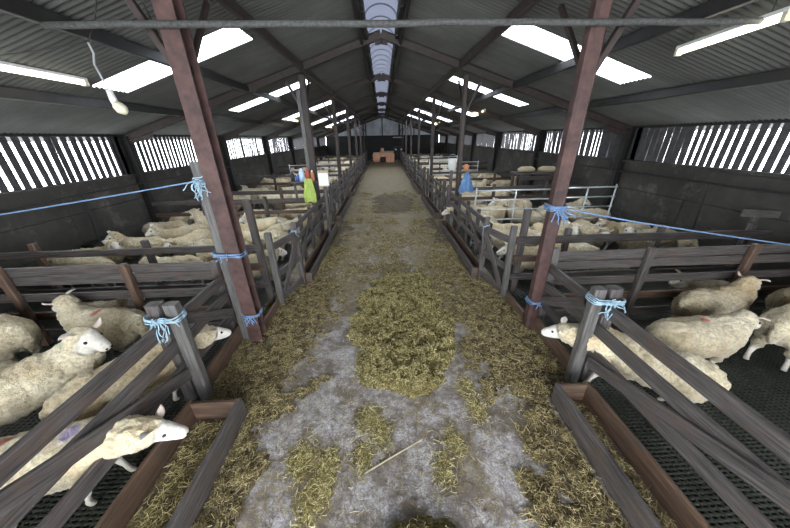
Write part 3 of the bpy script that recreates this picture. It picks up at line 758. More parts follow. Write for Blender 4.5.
b = MB(); b.box(-.12, .12, -.018, -.012, 0, .30); b.build('paper', M['paper'], t)
b = MB(); b.box(-.02, .32, -.02, .02, -.03, 0) ; 
b = MB(); b.beam((0, .05, -1.42), (0, .05, .42), .07, .05, up=(1, 0, 0)); b.build('stake', M['wood'], t)
post('timber_post', 'pale boards strapped to the second left aisle post', PX[-1]-.09, 7.52, 3.5, .09, .05, 'woodgrey', (-.02, 0))
t = thing('bucket', 'white bucket hung on the second right post', 'bucket', (1.94, 8.15, 1.62))
b = MB(); b.tube([(0, 0, 0), (0, 0, .30)], [.10, .13], 16); b.build('body', M['white'], t, True)
b = MB(); b.tube([(.13*math.cos(a), 0, .28+.13*math.sin(a)) for a in [PI*i/10 for i in range(11)]], .005, 5); b.build('handle', M['galv'], t)
b = MB(); b.beam((0, .05, -1.62), (0, .05, .1), .08, .06, up=(1, 0, 0), seg=2) ; b.build('stake', M['wood'], t)
b = MB(); b.tube([(0, 0, 0), (0, 0, .12), (0, 0, .16)], [.065, .075, .03], 12); o = b.build('orange_tub', M['orange'], smooth=True); o.location = (2.14, 7.47, 1.67)
tag(o, 'small orange tub above the blue bag', 'tub')
b = MB(); b.beam((0, 0, 0), (.45, 0, 0), .03, .16); o = b.build('shelf', M['wood']); o.location = (1.97, 7.49, 1.655)
tag(o, 'short board over the blue bag carrying the orange tub', 'shelf')
# far end
t = thing('peach_bin', 'bulky peach-coloured bin with a dark opening at the far end of the aisle', 'bin', (.1, 32.2, 0))
b = MB(); b.tube([(-1.15, 0, .5), (-1.05, 0, .5), (-.4, 0, .52), (-.35, 0, .5)], [.30, .5, .5, .45], 14); b.build('rounded_end', M['peach'], t, True)
b = MB(); b.box(.25, 1.15, -.5, .5, 0, .95, ch=.12); b.build('side', M['peach'], t)
b = MB(); b.box(-.45, .3, -.42, .5, .58, .98, ch=.1); b.build('lintel', M['peach'], t)
b = MB(); b.box(-.4, 1.1, -.55, .45, .98, 1.12, ch=.1); b.build('lid', M['beige'], t)
b = MB(); b.box(-.4, .28, .1, .5, 0, .6, ch=.02); b.build('dark_inside', M['black'], t)  # black block standing in for the shade inside the opening
b = MB(); b.tube([(-.15, 0, 1.14), (-.12, 0, 1.28), (0, 0, 1.4)], [.2, .2, .08], 10); b.build('bundle', M['peach'], t, True)
t = thing('farm_loader', 'dark parked farm machine with pale lights behind the peach bin', 'machine', (1.75, 33.2, 0))
b = MB(); b.box(-.5, .5, -.6, .5, .5, 1.5, ch=.1); b.build('body', M['black'], t)
for sx in (-.5, .5):
    b = MB(); b.tube([(sx-.1, -.2, .5), (sx+.1, -.2, .5)], .48, 16); b.build('wheel', M['black'], t, True)
    b = MB(); b.box(sx*.9-.03, sx*.9+.03, -.3, -.24, 1.5, 2.4); b.box(sx*.9-.03, sx*.9+.03, .4, .46, 1.5, 2.4); b.build('cab_post', M['dark'], t)
    b = MB(); b.tube([(sx*.6, -.63, 1.25), (sx*.6, -.60, 1.25)], .10, 12); b.build('headlight', M['white'], t, True)
b = MB(); b.box(-.55, .55, -.35, .5, 2.4, 2.48); b.build('cab_roof', M['white'], t)
b = MB(); b.beam((0, 0, .004), (.5, .25, .008), .009, .009); o = b.build('stick', M['beige']); o.location = (-.23, 1.36, .01)
tag(o, 'thin pale stick lying on the concrete in the foreground', 'stick')

# ------------------------------------------------------------------ silage and straw
nprng = np.random.default_rng(3)
def strands(name, pts, mat, lmin, lmax, r, tilt=.25, label=None, cat='straw'):
    n = len(pts); th = nprng.uniform(0, 2*PI, n); ti = nprng.normal(0, tilt, n); L = nprng.uniform(lmin, lmax, n)
    d = np.stack([np.cos(th)*np.cos(ti), np.sin(th)*np.cos(ti), np.sin(ti)], 1)
    side = np.stack([-np.sin(th), np.cos(th), np.zeros(n)], 1); up = np.cross(d, side)
    bend = nprng.normal(0, .18, n)[:, None]
    c = [pts-d*L[:, None]/2, pts+side*bend*L[:, None]*.5+up*.0, pts+d*L[:, None]/2]
    rings = []
    rr = (nprng.uniform(.6, 1.3, n)*r)[:, None]
    for p in c:
        for a in (0, 2*PI/3, 4*PI/3): rings.append(p+(side*math.cos(a)+up*math.sin(a))*rr)
    Vv = np.stack(rings, 1); low = Vv[..., 2].min(1); Vv[..., 2] -= np.minimum(low-.001, 0)[:, None]*1.0
    F = []
    for k in (0, 3):
        for i in range(3): F.append((k+i, k+(i+1) % 3, k+3+(i+1) % 3, k+3+i))
    F = (np.array(F)[None]+(np.arange(n)*9)[:, None, None]).reshape(-1, 4)
    o = np_mesh(name, Vv.reshape(-1, 3), F, mat)
    o['kind'] = 'stuff'
    if label: o['label'] = label
    if cat: o['category'] = cat
    return o
def mound(name, x0, x1, y0, y1, hf, mat, label, cat, res=.03):
    xs = np.arange(x0, x1, res); ys = np.arange(y0, y1, res); nx, ny = len(xs), len(ys)
    H = np.zeros((nx, ny))
    for i, x in enumerate(xs):
        for j, y in enumerate(ys): H[i, j] = hf(x, y)
    keep = (H[:-1, :-1] > 0) | (H[1:, :-1] > 0) | (H[:-1, 1:] > 0) | (H[1:, 1:] > 0)
    I, J = np.nonzero(keep)
    F = np.stack([I*ny+J, (I+1)*ny+J, (I+1)*ny+J+1, I*ny+J+1], 1)
    X, Y = np.meshgrid(xs, ys, indexing='ij'); Vv = np.stack([X, Y, np.maximum(H, -.004)], -1).reshape(-1, 3)
    used = np.unique(F); remap = -np.ones(len(Vv), int); remap[used] = np.arange(len(used))
    o = np_mesh(name, Vv[used], remap[F], mat, 4, True); o['kind'] = 'stuff'; o['label'] = label; o['category'] = cat
    return o, (xs, ys, H)
def nz(x, y, s, seed=0): return noise.noise(Vector((x*s+seed, y*s, seed*1.7)))
def fbm(x, y, s, seed=0): return nz(x, y, s, seed)+.5*nz(x, y, s*2.1, seed+3)+.25*nz(x, y, s*4.3, seed+5)
def heap_h(x, y):
    cx = .18+.02*(y-3.5); w = .70+.10*fbm(0, y, 1.3, 4)
    e = 1-((x-cx)/w)**4-((y-3.55)/1.38)**4+.75*fbm(x, y, 1.9, 1)+.25*fbm(x, y, 7, 31)
    if e <= 0: return -.01
    return min(.07, .12*e)+.045*fbm(x, y, 5, 2)+.050*abs(fbm(x, y, 11, 9))
def far_heap_h(x, y):
    e = 1-((x-.35)/.85)**2-((y-11.6)/1.9)**2+.7*fbm(x, y, 1.6, 6)
    return -.01 if e <= 0 else min(.10, .12*e)+.03*fbm(x, y, 6, 2)
def front_heap_h(x, y):
    e = 1-((x-.20)/.36)**2-((y-.72)/.36)**2+.25*fbm(x, y, 3, 6)
    return -.01 if e <= 0 else min(.10, .16*e)+.02*fbm(x, y, 9, 2)
def band_h(s_):
    def f(x, y):
        ex = (-1.40 if s_ < 0 else 1.62)
        d = abs(ex-x)
        if y < 4.6: wd = .60+.14*fbm(0, y, .9, 3+s_)
        else: wd = .42+.20*fbm(0, y, .8, 8+s_)
        if y < 1.9: wd *= (.62 if s_ < 0 else .95)
        if 2.0 < y < 4.6: wd += .06; ex2 = (-1.9 if s_ < 0 else 2.0)
        e = (wd-d)/.4 if (s_ > 0 and x <= ex) or (s_ < 0 and x >= ex) else 1
        e += .9*fbm(x, y, 2.1, 12)+.45*fbm(x, y, 8, 22)-.26
        if e <= 0: return -.01
        return min(.022, .03*e)+.016*fbm(x, y, 8, 5)+.018*fbm(x, y, 15, 5)
    return f
def scatter(Hd, n, hmin=.0, lift=.006):
    xs, ys, H = Hd; I, J = np.nonzero(H > hmin)
    Hb = H.copy()
    for _ in range(3): Hb = (Hb+np.roll(Hb, 1, 0)+np.roll(Hb, -1, 0)+np.roll(Hb, 1, 1)+np.roll(Hb, -1, 1)+np.roll(Hb, 2, 0)+np.roll(Hb, 2, 1))/7
    wt = np.exp(np.clip((H-Hb)[I, J]/.006, -2.5, 2.0)); k = nprng.choice(len(I), n, p=wt/wt.sum()); i, j = I[k], J[k]
    return np.stack([xs[i]+nprng.uniform(-.03, .03, n), ys[j]+nprng.uniform(-.03, .03, n), H[i, j]+lift], 1)
o, hd = mound('silage_heap', -.9, 1.25, 2.0, 5.1, heap_h, M['mound'], 'yellow-green silage spread in a broad heap down the middle of the aisle', 'silage', .022)
strands('silage_strands', scatter(hd, 36000, .01, .007), M['silage'], .015, .055, .0026, .6, 'loose silage strands on the broad central heap', 'silage')
o, hd = mound('silage_heap', -.9, 1.5, 9.4, 13.9, far_heap_h, M['band'], 'darker trodden silage heap further up the aisle', 'silage', .05)
o, hd = mound('silage_heap', -.4, .8, .3, 1.2, front_heap_h, M['mound'], 'small silage heap at the bottom edge of the picture', 'silage', .022)
strands('silage_strands', scatter(hd, 3500, .01, .007), M['silage'], .02, .08, .002, .5, 'loose silage strands on the small bottom heap', 'silage')
for s_ in (-1, 1):
    xr = (-1.95, -.3) if s_ < 0 else (.5, 2.04)
    bh = band_h(s_)
    def bh2(x, y, bh=bh, s_=s_):
        inside = (x < -1.39 if s_ < 0 else x > 1.61)
        if inside and not (2.0 < y < 3.0 or 3.0 <= y < 4.6): return -.01
        return bh(x, y)
    o, hd = mound('straw_litter', xr[0], xr[1], .2, 9.0, bh2, M['band'], 'brown trodden straw along the %s side of the aisle' % SD[s_], 'straw', .028)
    xs, ys, H = hd; hd2 = (xs, ys[:230], H[:, :230])
    strands('straw_strands', scatter(hd2, 38000, 0, .006), M['straw'], .02, .075, .0019, .3, 'loose straw on the %s side of the aisle' % SD[s_], 'straw')
n = 14000; yv = .3+7.5*nprng.random(n)**1.4
strands('straw_strands', np.stack([nprng.uniform(-1.4, 1.6, n), yv, np.full(n, .004)], 1), M['straw'], .02, .07, .0014, .05, 'thin straw scattered over the bare concrete', 'straw')
n = 26000; cs = nprng.integers(0, 130, n); cpx = nprng.uniform(-1.2, 1.45, 130); cpy = 4.6+10*nprng.random(130)**1.3; sz = nprng.uniform(.03, .16, 130)
strands('straw_strands', np.stack([np.clip(cpx[cs]+nprng.normal(0, 1, n)*sz[cs], -1.36, 1.58), cpy[cs]+nprng.normal(0, 1.6, n)*sz[cs], np.full(n, .006)], 1), M['straw'], .02, .08, .0028, .25, 'little clumps of straw dropped further up the aisle', 'straw')
# patches of silage on the concrete
n = 5000; cs = nprng.choice(14, n); cpx = nprng.uniform(-1.0, 1.3, 14); cpy = nprng.uniform(.9, 2.2, 14); cpx[0], cpy[0] = -.25, 1.84; cpx[1], cpy[1] = -.53, 1.45
strands('silage_strands', np.stack([cpx[cs]+nprng.normal(0, .05, n), cpy[cs]+nprng.normal(0, .08, n), np.full(n, .006)], 1), M['silage'], .02, .06, .0022, .2, 'small clumps of silage dropped on the bare concrete', 'silage')
for s_ in (-1, 1):
    xo, xi = (-1.47, -1.89) if s_ < 0 else (1.69, 1.945); xa, xb = sorted((xo, xi))
    def th(x, y, xa=xa, xb=xb): return .035+.05*math.sin((x-xa)/(xb-xa)*PI)*(.4+max(0, 1.5-y)*.35)+.02*fbm(x, y, 8, 3) if y < 1.85 else -.0
    o, hd = mound('trough_silage', xa+.003, xb, -.9, 1.88, th, M['band'], 'silage lying in the bottom of the %s foreground trough' % SD[s_], 'silage', .024)
    xs, ys, H = hd; ss = scatter((xs[2:-2], ys, H[2:-2]), 4200, .0, .01)
    strands('silage_strands', ss, M['straw'] if s_ > 0 else M['silage'], .02, .08, .0018, .35, 'loose silage strands in the %s foreground trough' % SD[s_], 'silage')

# ------------------------------------------------------------------ sheep
def add_ball(bm, c, r, sc=(1, 1, 1), rot=None):
    mt = Matrix.Translation(c) @ (rot.to_4x4() if rot else Matrix.Identity(4)) @ Matrix.Diagonal((sc[0]*r, sc[1]*r, sc[2]*r, 1))
    bmesh.ops.create_icosphere(bm, subdivisions=2, radius=1, matrix=mt)
def chain(bm, pts):
    for (a, ra), (c, rc) in zip(pts[:-1], pts[1:]):
        a, c = Vector(a), Vector(c); L = (c-a).length; n = max(2, int(L/(min(ra, rc)*.35)))
        for i in range(n+1):
            f = i/n; add_ball(bm, a.lerp(c, f), ra+(rc-ra)*f)
def make_sheep(name, headbase, hdir, seed=0, legs='stand', fat=1.0, tail=True, voxel=.0125):
    bm = bmesh.new()
    headbase = Vector(headbase); hd = Vector(hdir).normalized()
    lie = legs == 'lie'; dz = -.30 if lie else 0
    # trunk
    for c, r in (((-.30, 0, .50), (.22, .195, .205)), ((-.10, 0, .485), (.28, .22*fat, .215)), ((.10, 0, .480), (.26, .215*fat, .215)), ((.24, 0, .50), (.20, .175, .205)), ((-.42, 0, .52), (.12, .145, .155)), ((.34, 0, .52), (.13, .12, .15))):
        add_ball(bm, Vector(c)+Vector((0, 0, dz)), 1, r)
    for s_ in (-1, 1):
        add_ball(bm, V(-.34, s_*.10, .46+dz), 1, (.15, .10, .17))
        add_ball(bm, V(.26, s_*.10, .46+dz), 1, (.11, .075, .15))
    # neck
    nb = V(.34, 0, .57+dz); mid = nb.lerp(headbase, .55)+V(.0, 0, -.015)
    nb0 = V(.26, 0, .54+dz); chain(bm, [(nb0, .165), (nb, .15), (mid, .118), (headbase-hd*.015, .088)])
    # head
    side = hd.cross(V(0, 0, 1)).normalized(); up = side.cross(hd).normalized()
    chain(bm, [(headbase, .080), (headbase+hd*.06+up*.004, .075), (headbase+hd*.11-up*.002, .062), (headbase+hd*.155-up*.010, .056), (headbase+hd*.185-up*.016, .049)])
    chain(bm, [(headbase-up*.035, .055), (headbase+hd*.09-up*.042, .046), (headbase+hd*.165-up*.040, .036)])
    if tail: chain(bm, [(V(-.50, 0, .60+dz), .045), (V(-.555, 0, .52+dz), .036), (V(-.565, .0, .40+dz*.9), .030)])
    bones = []
    if legs == 'stand' or legs == 'walk':
        w = .07 if legs == 'walk' else 0
        for s_ in (-1, 1):
            q = s_*w
            chain(bm, [((.25, s_*.105, .42), .075), ((.235, s_*.105, .30), .046), ((.25+q*.6, s_*.10, .20), .030), ((.25+q, s_*.10, .12), .021), ((.25+q*1.2, s_*.10, .055), .024), ((.27+q*1.2, s_*.10, .026), .026)])
            chain(bm, [((-.33, s_*.11, .44), .10), ((-.27, s_*.115, .34), .07), ((-.37-q*.5, s_*.11, .245), .038), ((-.385-q, s_*.11, .14), .023), ((-.375-q, s_*.11, .055), .025), ((-.35-q, s_*.11, .026), .026)])
    else:
        for s_ in (-1, 1):
            chain(bm, [((.28, s_*.12, .14), .06), ((.40, s_*.13, .06), .035), ((.28, s_*.14, .035), .028)])
            chain(bm, [((-.28, s_*.15, .14), .09), ((-.12, s_*.20, .07), .04), ((-.30, s_*.22, .035), .028)])
    me = bpy.data.meshes.new('tmp'); bm.to_mesh(me); bm.free()
    ob = bpy.data.objects.new('tmp', me); C.objects.link(ob)
    m1 = ob.modifiers.new('r', 'REMESH'); m1.mode = 'VOXEL'; m1.voxel_size = voxel; m1.use_smooth_shade = True
    m2 = ob.modifiers.new('s', 'SMOOTH'); m2.factor = .5; m2.iterations = 3
    dg = bpy.context.evaluated_depsgraph_get(); dg.update()
    out = bpy.data.meshes.new_from_object(ob.evaluated_get(dg)); bpy.data.objects.remove(ob)
    out.name = name
    # wool mask and fleece displacement
    n = len(out.vertices); co = np.empty(n*3, np.float32); out.vertices.foreach_get('co', co); co = co.reshape(-1, 3)
    no = np.empty(n*3, np.float32); out.vertices.foreach_get('normal', no); no = no.reshape(-1, 3)
    hb = np.array(headbase+hd*.02); ax = np.array(hd); dh = ((co-hb)*ax).sum(1); rad = np.linalg.norm(co-hb-np.outer(dh, ax), axis=1)
    headm = np.clip((dh+.005)/.03, 0, 1)*(rad < .13)*(np.linalg.norm(co-hb, axis=1) < .30)
    legm = np.clip((.235-co[:, 2])/.04, 0, 1) if not lie else np.clip((.07-co[:, 2])/.02, 0, 1)*(np.abs(co[:, 1]) > .1)
    wool = (1-headm)*(1-legm)
    for i in range(n):
        w = wool[i]
        if w > .02:
            p = Vector(co[i]); q = p*9+Vector((seed, 0, 0)); d = noise.noise(q)*.018+noise.noise(p*26)*.014+noise.noise(p*55)*.007+.014
            co[i] += no[i]*d*w
    out.vertices.foreach_set('co', co.ravel())
    at = out.attributes.new('wool', 'FLOAT', 'POINT'); at.data.foreach_set('value', wool.astype(np.float32))
    while len(out.materials): out.materials.pop()
    for m_ in (M['wool'], M['eye'], M['earpink']): out.materials.append(m_)
    # ears, eyes, nostrils, mouth, hooves joined into the same mesh
    bm = bmesh.new(); bm.from_mesh(out); wl = bm.verts.layers.float.get('wool')
    def leaf(base, tip, wdir, width, mat):
        base, tip, wdir = Vector(base), Vector(tip), Vector(wdir).normalized(); d = tip-base; nrm = d.cross(wdir).normalized()
        rings = []
        for k in range(7):
            f = k/6; wdt = width*math.sin(PI*(.12+.86*f))**.8; c = base+d*f+nrm*(.018*math.sin(PI*f)); ring = []
            for i in range(8):
                a = 2*PI*i/8; ring.append(bm.verts.new(c+wdir*(math.cos(a)*wdt)+nrm*(math.sin(a)*.006-.012*math.cos(a)**2*-1)))
            rings.append(ring)
        for k in range(6):
            for i in range(8):
                j = (i+1) % 8; f = bm.faces.new((rings[k][i], rings[k][j], rings[k+1][j], rings[k+1][i])); f.material_index = mat if i in (4, 5, 6, 7) else 0; f.smooth = True
        bm.faces.new(rings[0][::-1]); bm.faces.new(rings[-1])
    for s_ in (-1, 1):
        eb = headbase+up*.048+side*(s_*.055)-hd*.005
        leaf(eb, eb+side*(s_*.105)+up*.045-hd*.020, hd+up*.3, .033, 2)
        for (c, r, sc) in ((headbase+hd*.085+up*.026+side*(s_*.060), .015, (1, 1, 1)), (headbase+hd*.228-up*.006+side*(s_*.020), .009, (1, 1, 1))):
            r_ = bmesh.ops.create_icosphere(bm, subdivisions=2, radius=r, matrix=Matrix.Translation(c))
            for v in r_['verts']:
                for f in v.link_faces: f.material_index = 1; f.smooth = True
    c = headbase+hd*.214-up*.042
    r_ = bmesh.ops.create_icosphere(bm, subdivisions=2, radius=1, matrix=Matrix.Translation(c) @ Matrix.Rotation(math.atan2(hd.y, hd.x), 4, 'Z') @ Matrix.Diagonal((.014, .024, .0035, 1)))
    for v in r_['verts']:
        for f in v.link_faces: f.material_index = 1
    if not lie:
        for f in bm.faces:
            if f.calc_center_median().z < .032: f.material_index = 1
    bm.to_mesh(out); bm.free(); out.update()
    return out
UP = {
 'alert':  make_sheep('sheep_alert', (.44, 0, .76), (1, 0, -.45), 1),
 'level':  make_sheep('sheep_level', (.50, .0, .66), (1, 0, -.42), 2, 'walk'),
 'tleft':  make_sheep('sheep_turned_left', (.42, .08, .76), (.45, .85, -.45), 3),
 'tright': make_sheep('sheep_turned_right', (.42, -.08, .76), (.5, -.85, -.5), 4),
 'reach':  make_sheep('sheep_reaching', (.69, 0, .52), (1, .0, -.45), 5, 'walk'),
 'graze':  make_sheep('sheep_head_down', (.55, .0, .42), (.75, .0, -.9), 6),
 'back':   make_sheep('sheep_looking_back', (.36, .12, .76), (-.3, 1, -.35), 7, fat=1.05),
 'lie':    make_sheep('sheep_lying', (.42, 0, .46), (1, .1, -.4), 8, 'lie'),
}
RED = (.45, .04, .02, 1); GRN = (.20, .42, .30, 1); PUR = (.42, .34, .60, 1); ORG = (.55, .22, .08, 1)
sheep_n = 0
def sheep(label, x, y, hd, pose='alert', sc=1.0, mark=None, tone=None, group='sheep in the pens', z=0.0, mark2=None):
    """mark = (colour, along, across, size)"""
    global sheep_n
    if tone is None: tone = ((sheep_n*37) % 11)/11*.55
    o = bpy.data.objects.new('sheep', UP[pose]); C.objects.link(o)
    o.location = (x, y, z); o.rotation_euler = (0, 0, math.radians(hd)); o.scale = (sc, sc, sc)
    if mark: o['mark_pos'] = [mark[1], mark[2], .70]; o['mark_col'] = list(mark[0]); o['mark_size'] = mark[3]
    else: o['mark_pos'] = [0., 0., 5.]; o['mark_col'] = [1., 1., 1., 1.]; o['mark_size'] = .001
    o['mark2_pos'] = [mark2[1], mark2[2], .72] if mark2 else [0., 0., 5.]; o['mark2_col'] = list(mark2[0]) if mark2 else [1., 1., 1., 1.]
    o['tone'] = tone; sheep_n += 1
    return tag(o, label, 'sheep', group)
# --- left foreground pen
sheep('big sheep cut off by the left edge, rump towards the passage fence', -4.62, 2.72, 172, 'level', 1.08, None, .15)
sheep('sheep at left with a red mark, standing right against the front left fence', -3.42, 2.90, 168, 'alert', 1.0, (RED, -.02, .03, .07))
sheep('large woolly sheep at left with greenish neck, head raised to the right', -3.25, 1.95, 50, 'tright', 1.08, (GRN, .36, 0, .12), .1)
sheep('sheep with red back mark behind the left foreground rails, head near the kick board', -2.42, 2.08, 52, 'reach', .98, (RED, .0, .05, .09))
sheep('sheep with a violet and a red mark eating from the left foreground trough', -2.41, 1.30, 14, 'reach', .98, (PUR, .26, -.02, .075), 0, mark2=(RED, -.16, .06))
sheep('darker woolly sheep at the bottom left, nose towards the trough', -2.95, .66, 22, 'alert', .95, None, .45)
# --- right foreground pen
sheep('sheep with red mark putting its head through the right foreground rails', 2.45, 1.98, 140, 'reach', .98, (RED, .05, -.02, .07))
sheep('sheep in the right pen with a red spot, walking right behind the rails', 3.36, 2.28, 4, 'level', .98, (RED, .0, .02, .05))
sheep('plain sheep standing close to the front right fence, looking right', 4.25, 2.90, 8, 'alert', .95, None, .15)
sheep('large sheep at the right edge seen from its rump', 4.72, 2.36, 14, 'level', 1.08, None, .2)
sheep('sheep back just showing at the right edge beyond the large one', 5.6, 2.90, 5, 'level', .9, None, .2)
# --- left pen behind the passage
sheep('sheep by the left wall looking right over its back', -5.75, 5.15, 20, 'tright', .95)
sheep('sheep standing sideways by the left wall facing left', -5.10, 5.78, 176, 'tleft', .98)
sheep('sheep at the left facing the camera with head low', -4.72, 6.30, 230, 'alert', .98)
sheep('sheep facing the camera right beside the low-headed one', -4.17, 5.82, 262, 'level', .98)
sheep('tall-standing sheep left of the left steel post, body sideways', -4.35, 6.95, 170, 'alert', 1.05, (ORG, .1, 0, .12))
sheep('sheep head peering left close to the left foreground post', -3.25, 5.30, 176, 'level', .95)
sheep('sheep lying in the passage between the two left fences', -4.2, 3.64, 8, 'lie', .9)
sheep('sheep behind the left steel post near the rear passage fence', -2.75, 4.75, 150, 'level', 1.0)
sheep('sheep beside the left angled panel with head towards the barrier', -2.42, 4.48, 40, 'level', .95)
sheep('white-backed sheep right of the left tall post, heading away', -2.75, 5.78, 200, 'graze', 1.0, None, .1)
sheep('pale sheep nearest the left barrier beyond the angled panel', -2.25, 6.3, 55, 'level', 1.0)
sheep('sheep in the middle of the left pen pointing to the aisle', -3.1, 6.55, 20, 'level', 1.0)
sheep('sheep looking up beyond the left tall post', -3.05, 7.05, 195, 'alert', .95)
sheep('sheep in the back corner of the left pen, by the cross fence', -5.4, 6.98, 5, 'graze', .95)
sheep('sheep in the left pen crossing towards the wall', -3.65, 4.72, 185, 'graze', .95)
sheep('sheep hidden mostly behind the passage rails on the left', -5.35, 4.70, 172, 'level', .95, None, .2)
# --- right pen behind the passage
sheep('cream sheep standing sideways behind the right passage fence, head left', 5.12, 5.05, 180, 'tleft', 1.05)
sheep('sheep behind the cream sideways sheep, looking left by the wall', 5.35, 5.78, 172, 'level', .95)
sheep('round-backed sheep facing the camera in the right pen', 4.62, 5.70, 262, 'level', 1.0, (GRN, .1, .05, .03))
sheep('sheep lying beside the rear passage fence on the right', 4.05, 4.90, 160, 'lie', .95, None, .2)
sheep('sheep just right of the right steel post, body angled left', 3.35, 4.85, 155, 'level', .95)
sheep('sheep with raised head right of the right steel post', 3.98, 5.78, 240, 'alert', 1.0)
sheep('sheep behind the knot on the right steel post', 3.45, 5.95, 100, 'graze', .95)
sheep('sheep left of the right steel post facing the aisle', 2.72, 5.35, 178, 'level', 1.0)
sheep('sheep close behind the right angled panel, head to the trough', 2.50, 4.75, 178, 'level', .95)
sheep('sheep in front of the hurdle on the right, looking left', 2.85, 5.92, 170, 'alert', .98)
sheep('sheep against the right wall in the pen before the hurdle', 5.85, 5.35, 95, 'graze', .9)
sheep('sheep lying low in the passage between the two right fences', 5.0, 3.64, 176, 'lie', .9, (ORG, .0, 0, .1))
# pen beyond the hurdle
sheep('cream sheep standing sideways well beyond the hurdle', 3.75, 8.05, 184, 'level', 1.05, (ORG, -.1, 0, .15))
sheep('two-toned sheep directly behind the right hurdle, head up', 4.25, 7.10, 250, 'alert', 1.05)
sheep('sheep behind the right hurdle looking across to the left', 3.75, 7.15, 120, 'alert', 1.0)
sheep('white sheep stretched out behind the right hurdle', 3.05, 7.15, 205, 'graze', 1.0)
sheep('sheep nearest the aisle behind the right hurdle', 2.5, 6.95, 110, 'level', .95)
sheep('sheep at the wall end behind the right hurdle', 5.2, 7.05, 165, 'level', 1.0)
sheep('second sheep at the wall end behind the right hurdle', 5.3, 7.75, 15, 'tright', 1.0)
sheep('sheep poking its head towards the second right trough', 2.62, 7.85, 175, 'reach', .95)
# --- pens further along, row by row
poses = ['level', 'alert', 'graze', 'tleft', 'tright', 'level', 'back', 'reach']
rs = random.Random(21)
pens = {-1: [(8.85, 12.6), (12.8, 17.1), (17.3, 21.5), (21.7, 26.0), (26.2, 30.5)], 1: [(8.7, 12.6), (12.8, 17.1), (17.3, 21.5), (21.7, 26.0), (26.2, 30.5)]}
pn = ['third', 'fourth', 'fifth', 'sixth', 'last']; rn = ['front row', 'second row', 'third row', 'back row']; cn = ['nearest the aisle', 'in the middle', 'by the outer wall']
PD = {'level': 'head level', 'alert': 'head raised', 'graze': 'head down', 'tleft': 'head turned', 'tright': 'head turned aside', 'back': 'looking back', 'reach': 'head stretched forward'}
for s_ in (-1, 1):
    for p, (a, c) in enumerate(pens[s_]):
        rows = 4
        for r in range(rows):
            for q in range(3):
                y = a+.45+(c-a-.9)*r/(rows-1)+rs.uniform(-.12, .12)
                x = (s_*(2.70+q*1.28)+rs.uniform(-.08, .08)) + (.06 if s_ > 0 else 0)
                if s_ > 0 and p == 0 and q == 2 and 9.0 < y < 11.2: continue
                if rs.random() < .08: continue
                po = rs.choice(poses); hdg = rs.choice((0, 180))+rs.uniform(-22, 22)
                if q == 0: hdg = (180 if s_ > 0 else 0)+rs.uniform(-20, 20)
                if q == 0 and po == 'reach': po = 'level'
                if s_ > 0 and p == 1 and abs(y-15.2) < .4: y = 14.75 if y < 15.2 else 15.65
                if s_ > 0 and p == 2 and abs(y-19.6) < .4: y = 19.15 if y < 19.6 else 20.05
                if s_ < 0 and p == 1 and abs(y-15.2) < .4: y = 14.75 if y < 15.2 else 15.65
                sheep('pale sheep, %s, %s of the %s %s pen, %s' % (PD[po], rn[r], pn[p], SD[s_], cn[q]), x, y, hdg, po, rs.uniform(.9, 1.03), None, rs.uniform(0, .25), 'sheep in the distant pens')
# left pen between the two cross fences at 7.45 and 8.75
for i, (x, h) in enumerate(((-2.45, 12), (-3.7, 172), (-4.9, 8), (-5.6, 80))):
    sheep('pale sheep in the narrow left pen beyond the shelf, %s' % ['nearest the aisle', 'second from the aisle', 'third from the aisle', 'against the wall'][i], x, 8.12, h, ['level', 'graze', 'alert', 'graze'][i], .93, None, .1, 'sheep in the distant pens')

# settle the flock: shuffle sheep apart so no two bodies share a place
bpy.context.view_layer.update()
flock = [o for o in C.objects if o.name.split('.')[0] == 'sheep']
LZ = [(-2, 3.2), (3.3, 3.98), (4.1, 7.38), (7.52, 8.68), (8.82, 12.62), (12.78, 17.12), (17.28, 21.52), (21.68, 26.02), (26.18, 31)]
RZ_ = [(-2, 3.2), (3.3, 3.98), (4.1, 6.26), (6.34, 8.48), (8.62, 12.62), (12.78, 17.12), (17.28, 21.52), (21.68, 26.02), (26.18, 31)]
HEADS = {'sheep_alert': (.55, 0), 'sheep_level': (.62, 0), 'sheep_turned_left': (.50, .2), 'sheep_turned_right': (.50, -.2), 'sheep_reaching': (.0, 0), 'sheep_head_down': (.62, 0), 'sheep_looking_back': (.36, .28), 'sheep_lying': (.5, 0)}
st = []
for o in flock:
    x, y, z = o.location; zs = LZ if x < 0 else RZ_
    zn = next(q for q in zs if q[0] <= y <= q[1]+.12)
    pin = (.0005 if 'reach' in o.data.name else .04) if (y < 3.2) else 1
    hx, hy = HEADS[o.data.name]
    circ = [(-.36, 0, .21), (-.12, 0, .235), (.12, 0, .225), (.32, 0, .17)]
    if hx: circ.append((hx, hy, .10))
    st.append([o, x, y, o.rotation_euler.z, o.scale.x, zn, pin, circ])
def pts(q):
    c, s_ = math.cos(q[3]), math.sin(q[3]); return [(q[1]+(a*c-b2*s_)*q[4], q[2]+(a*s_+b2*c)*q[4], r*q[4]) for a, b2, r in q[7]]
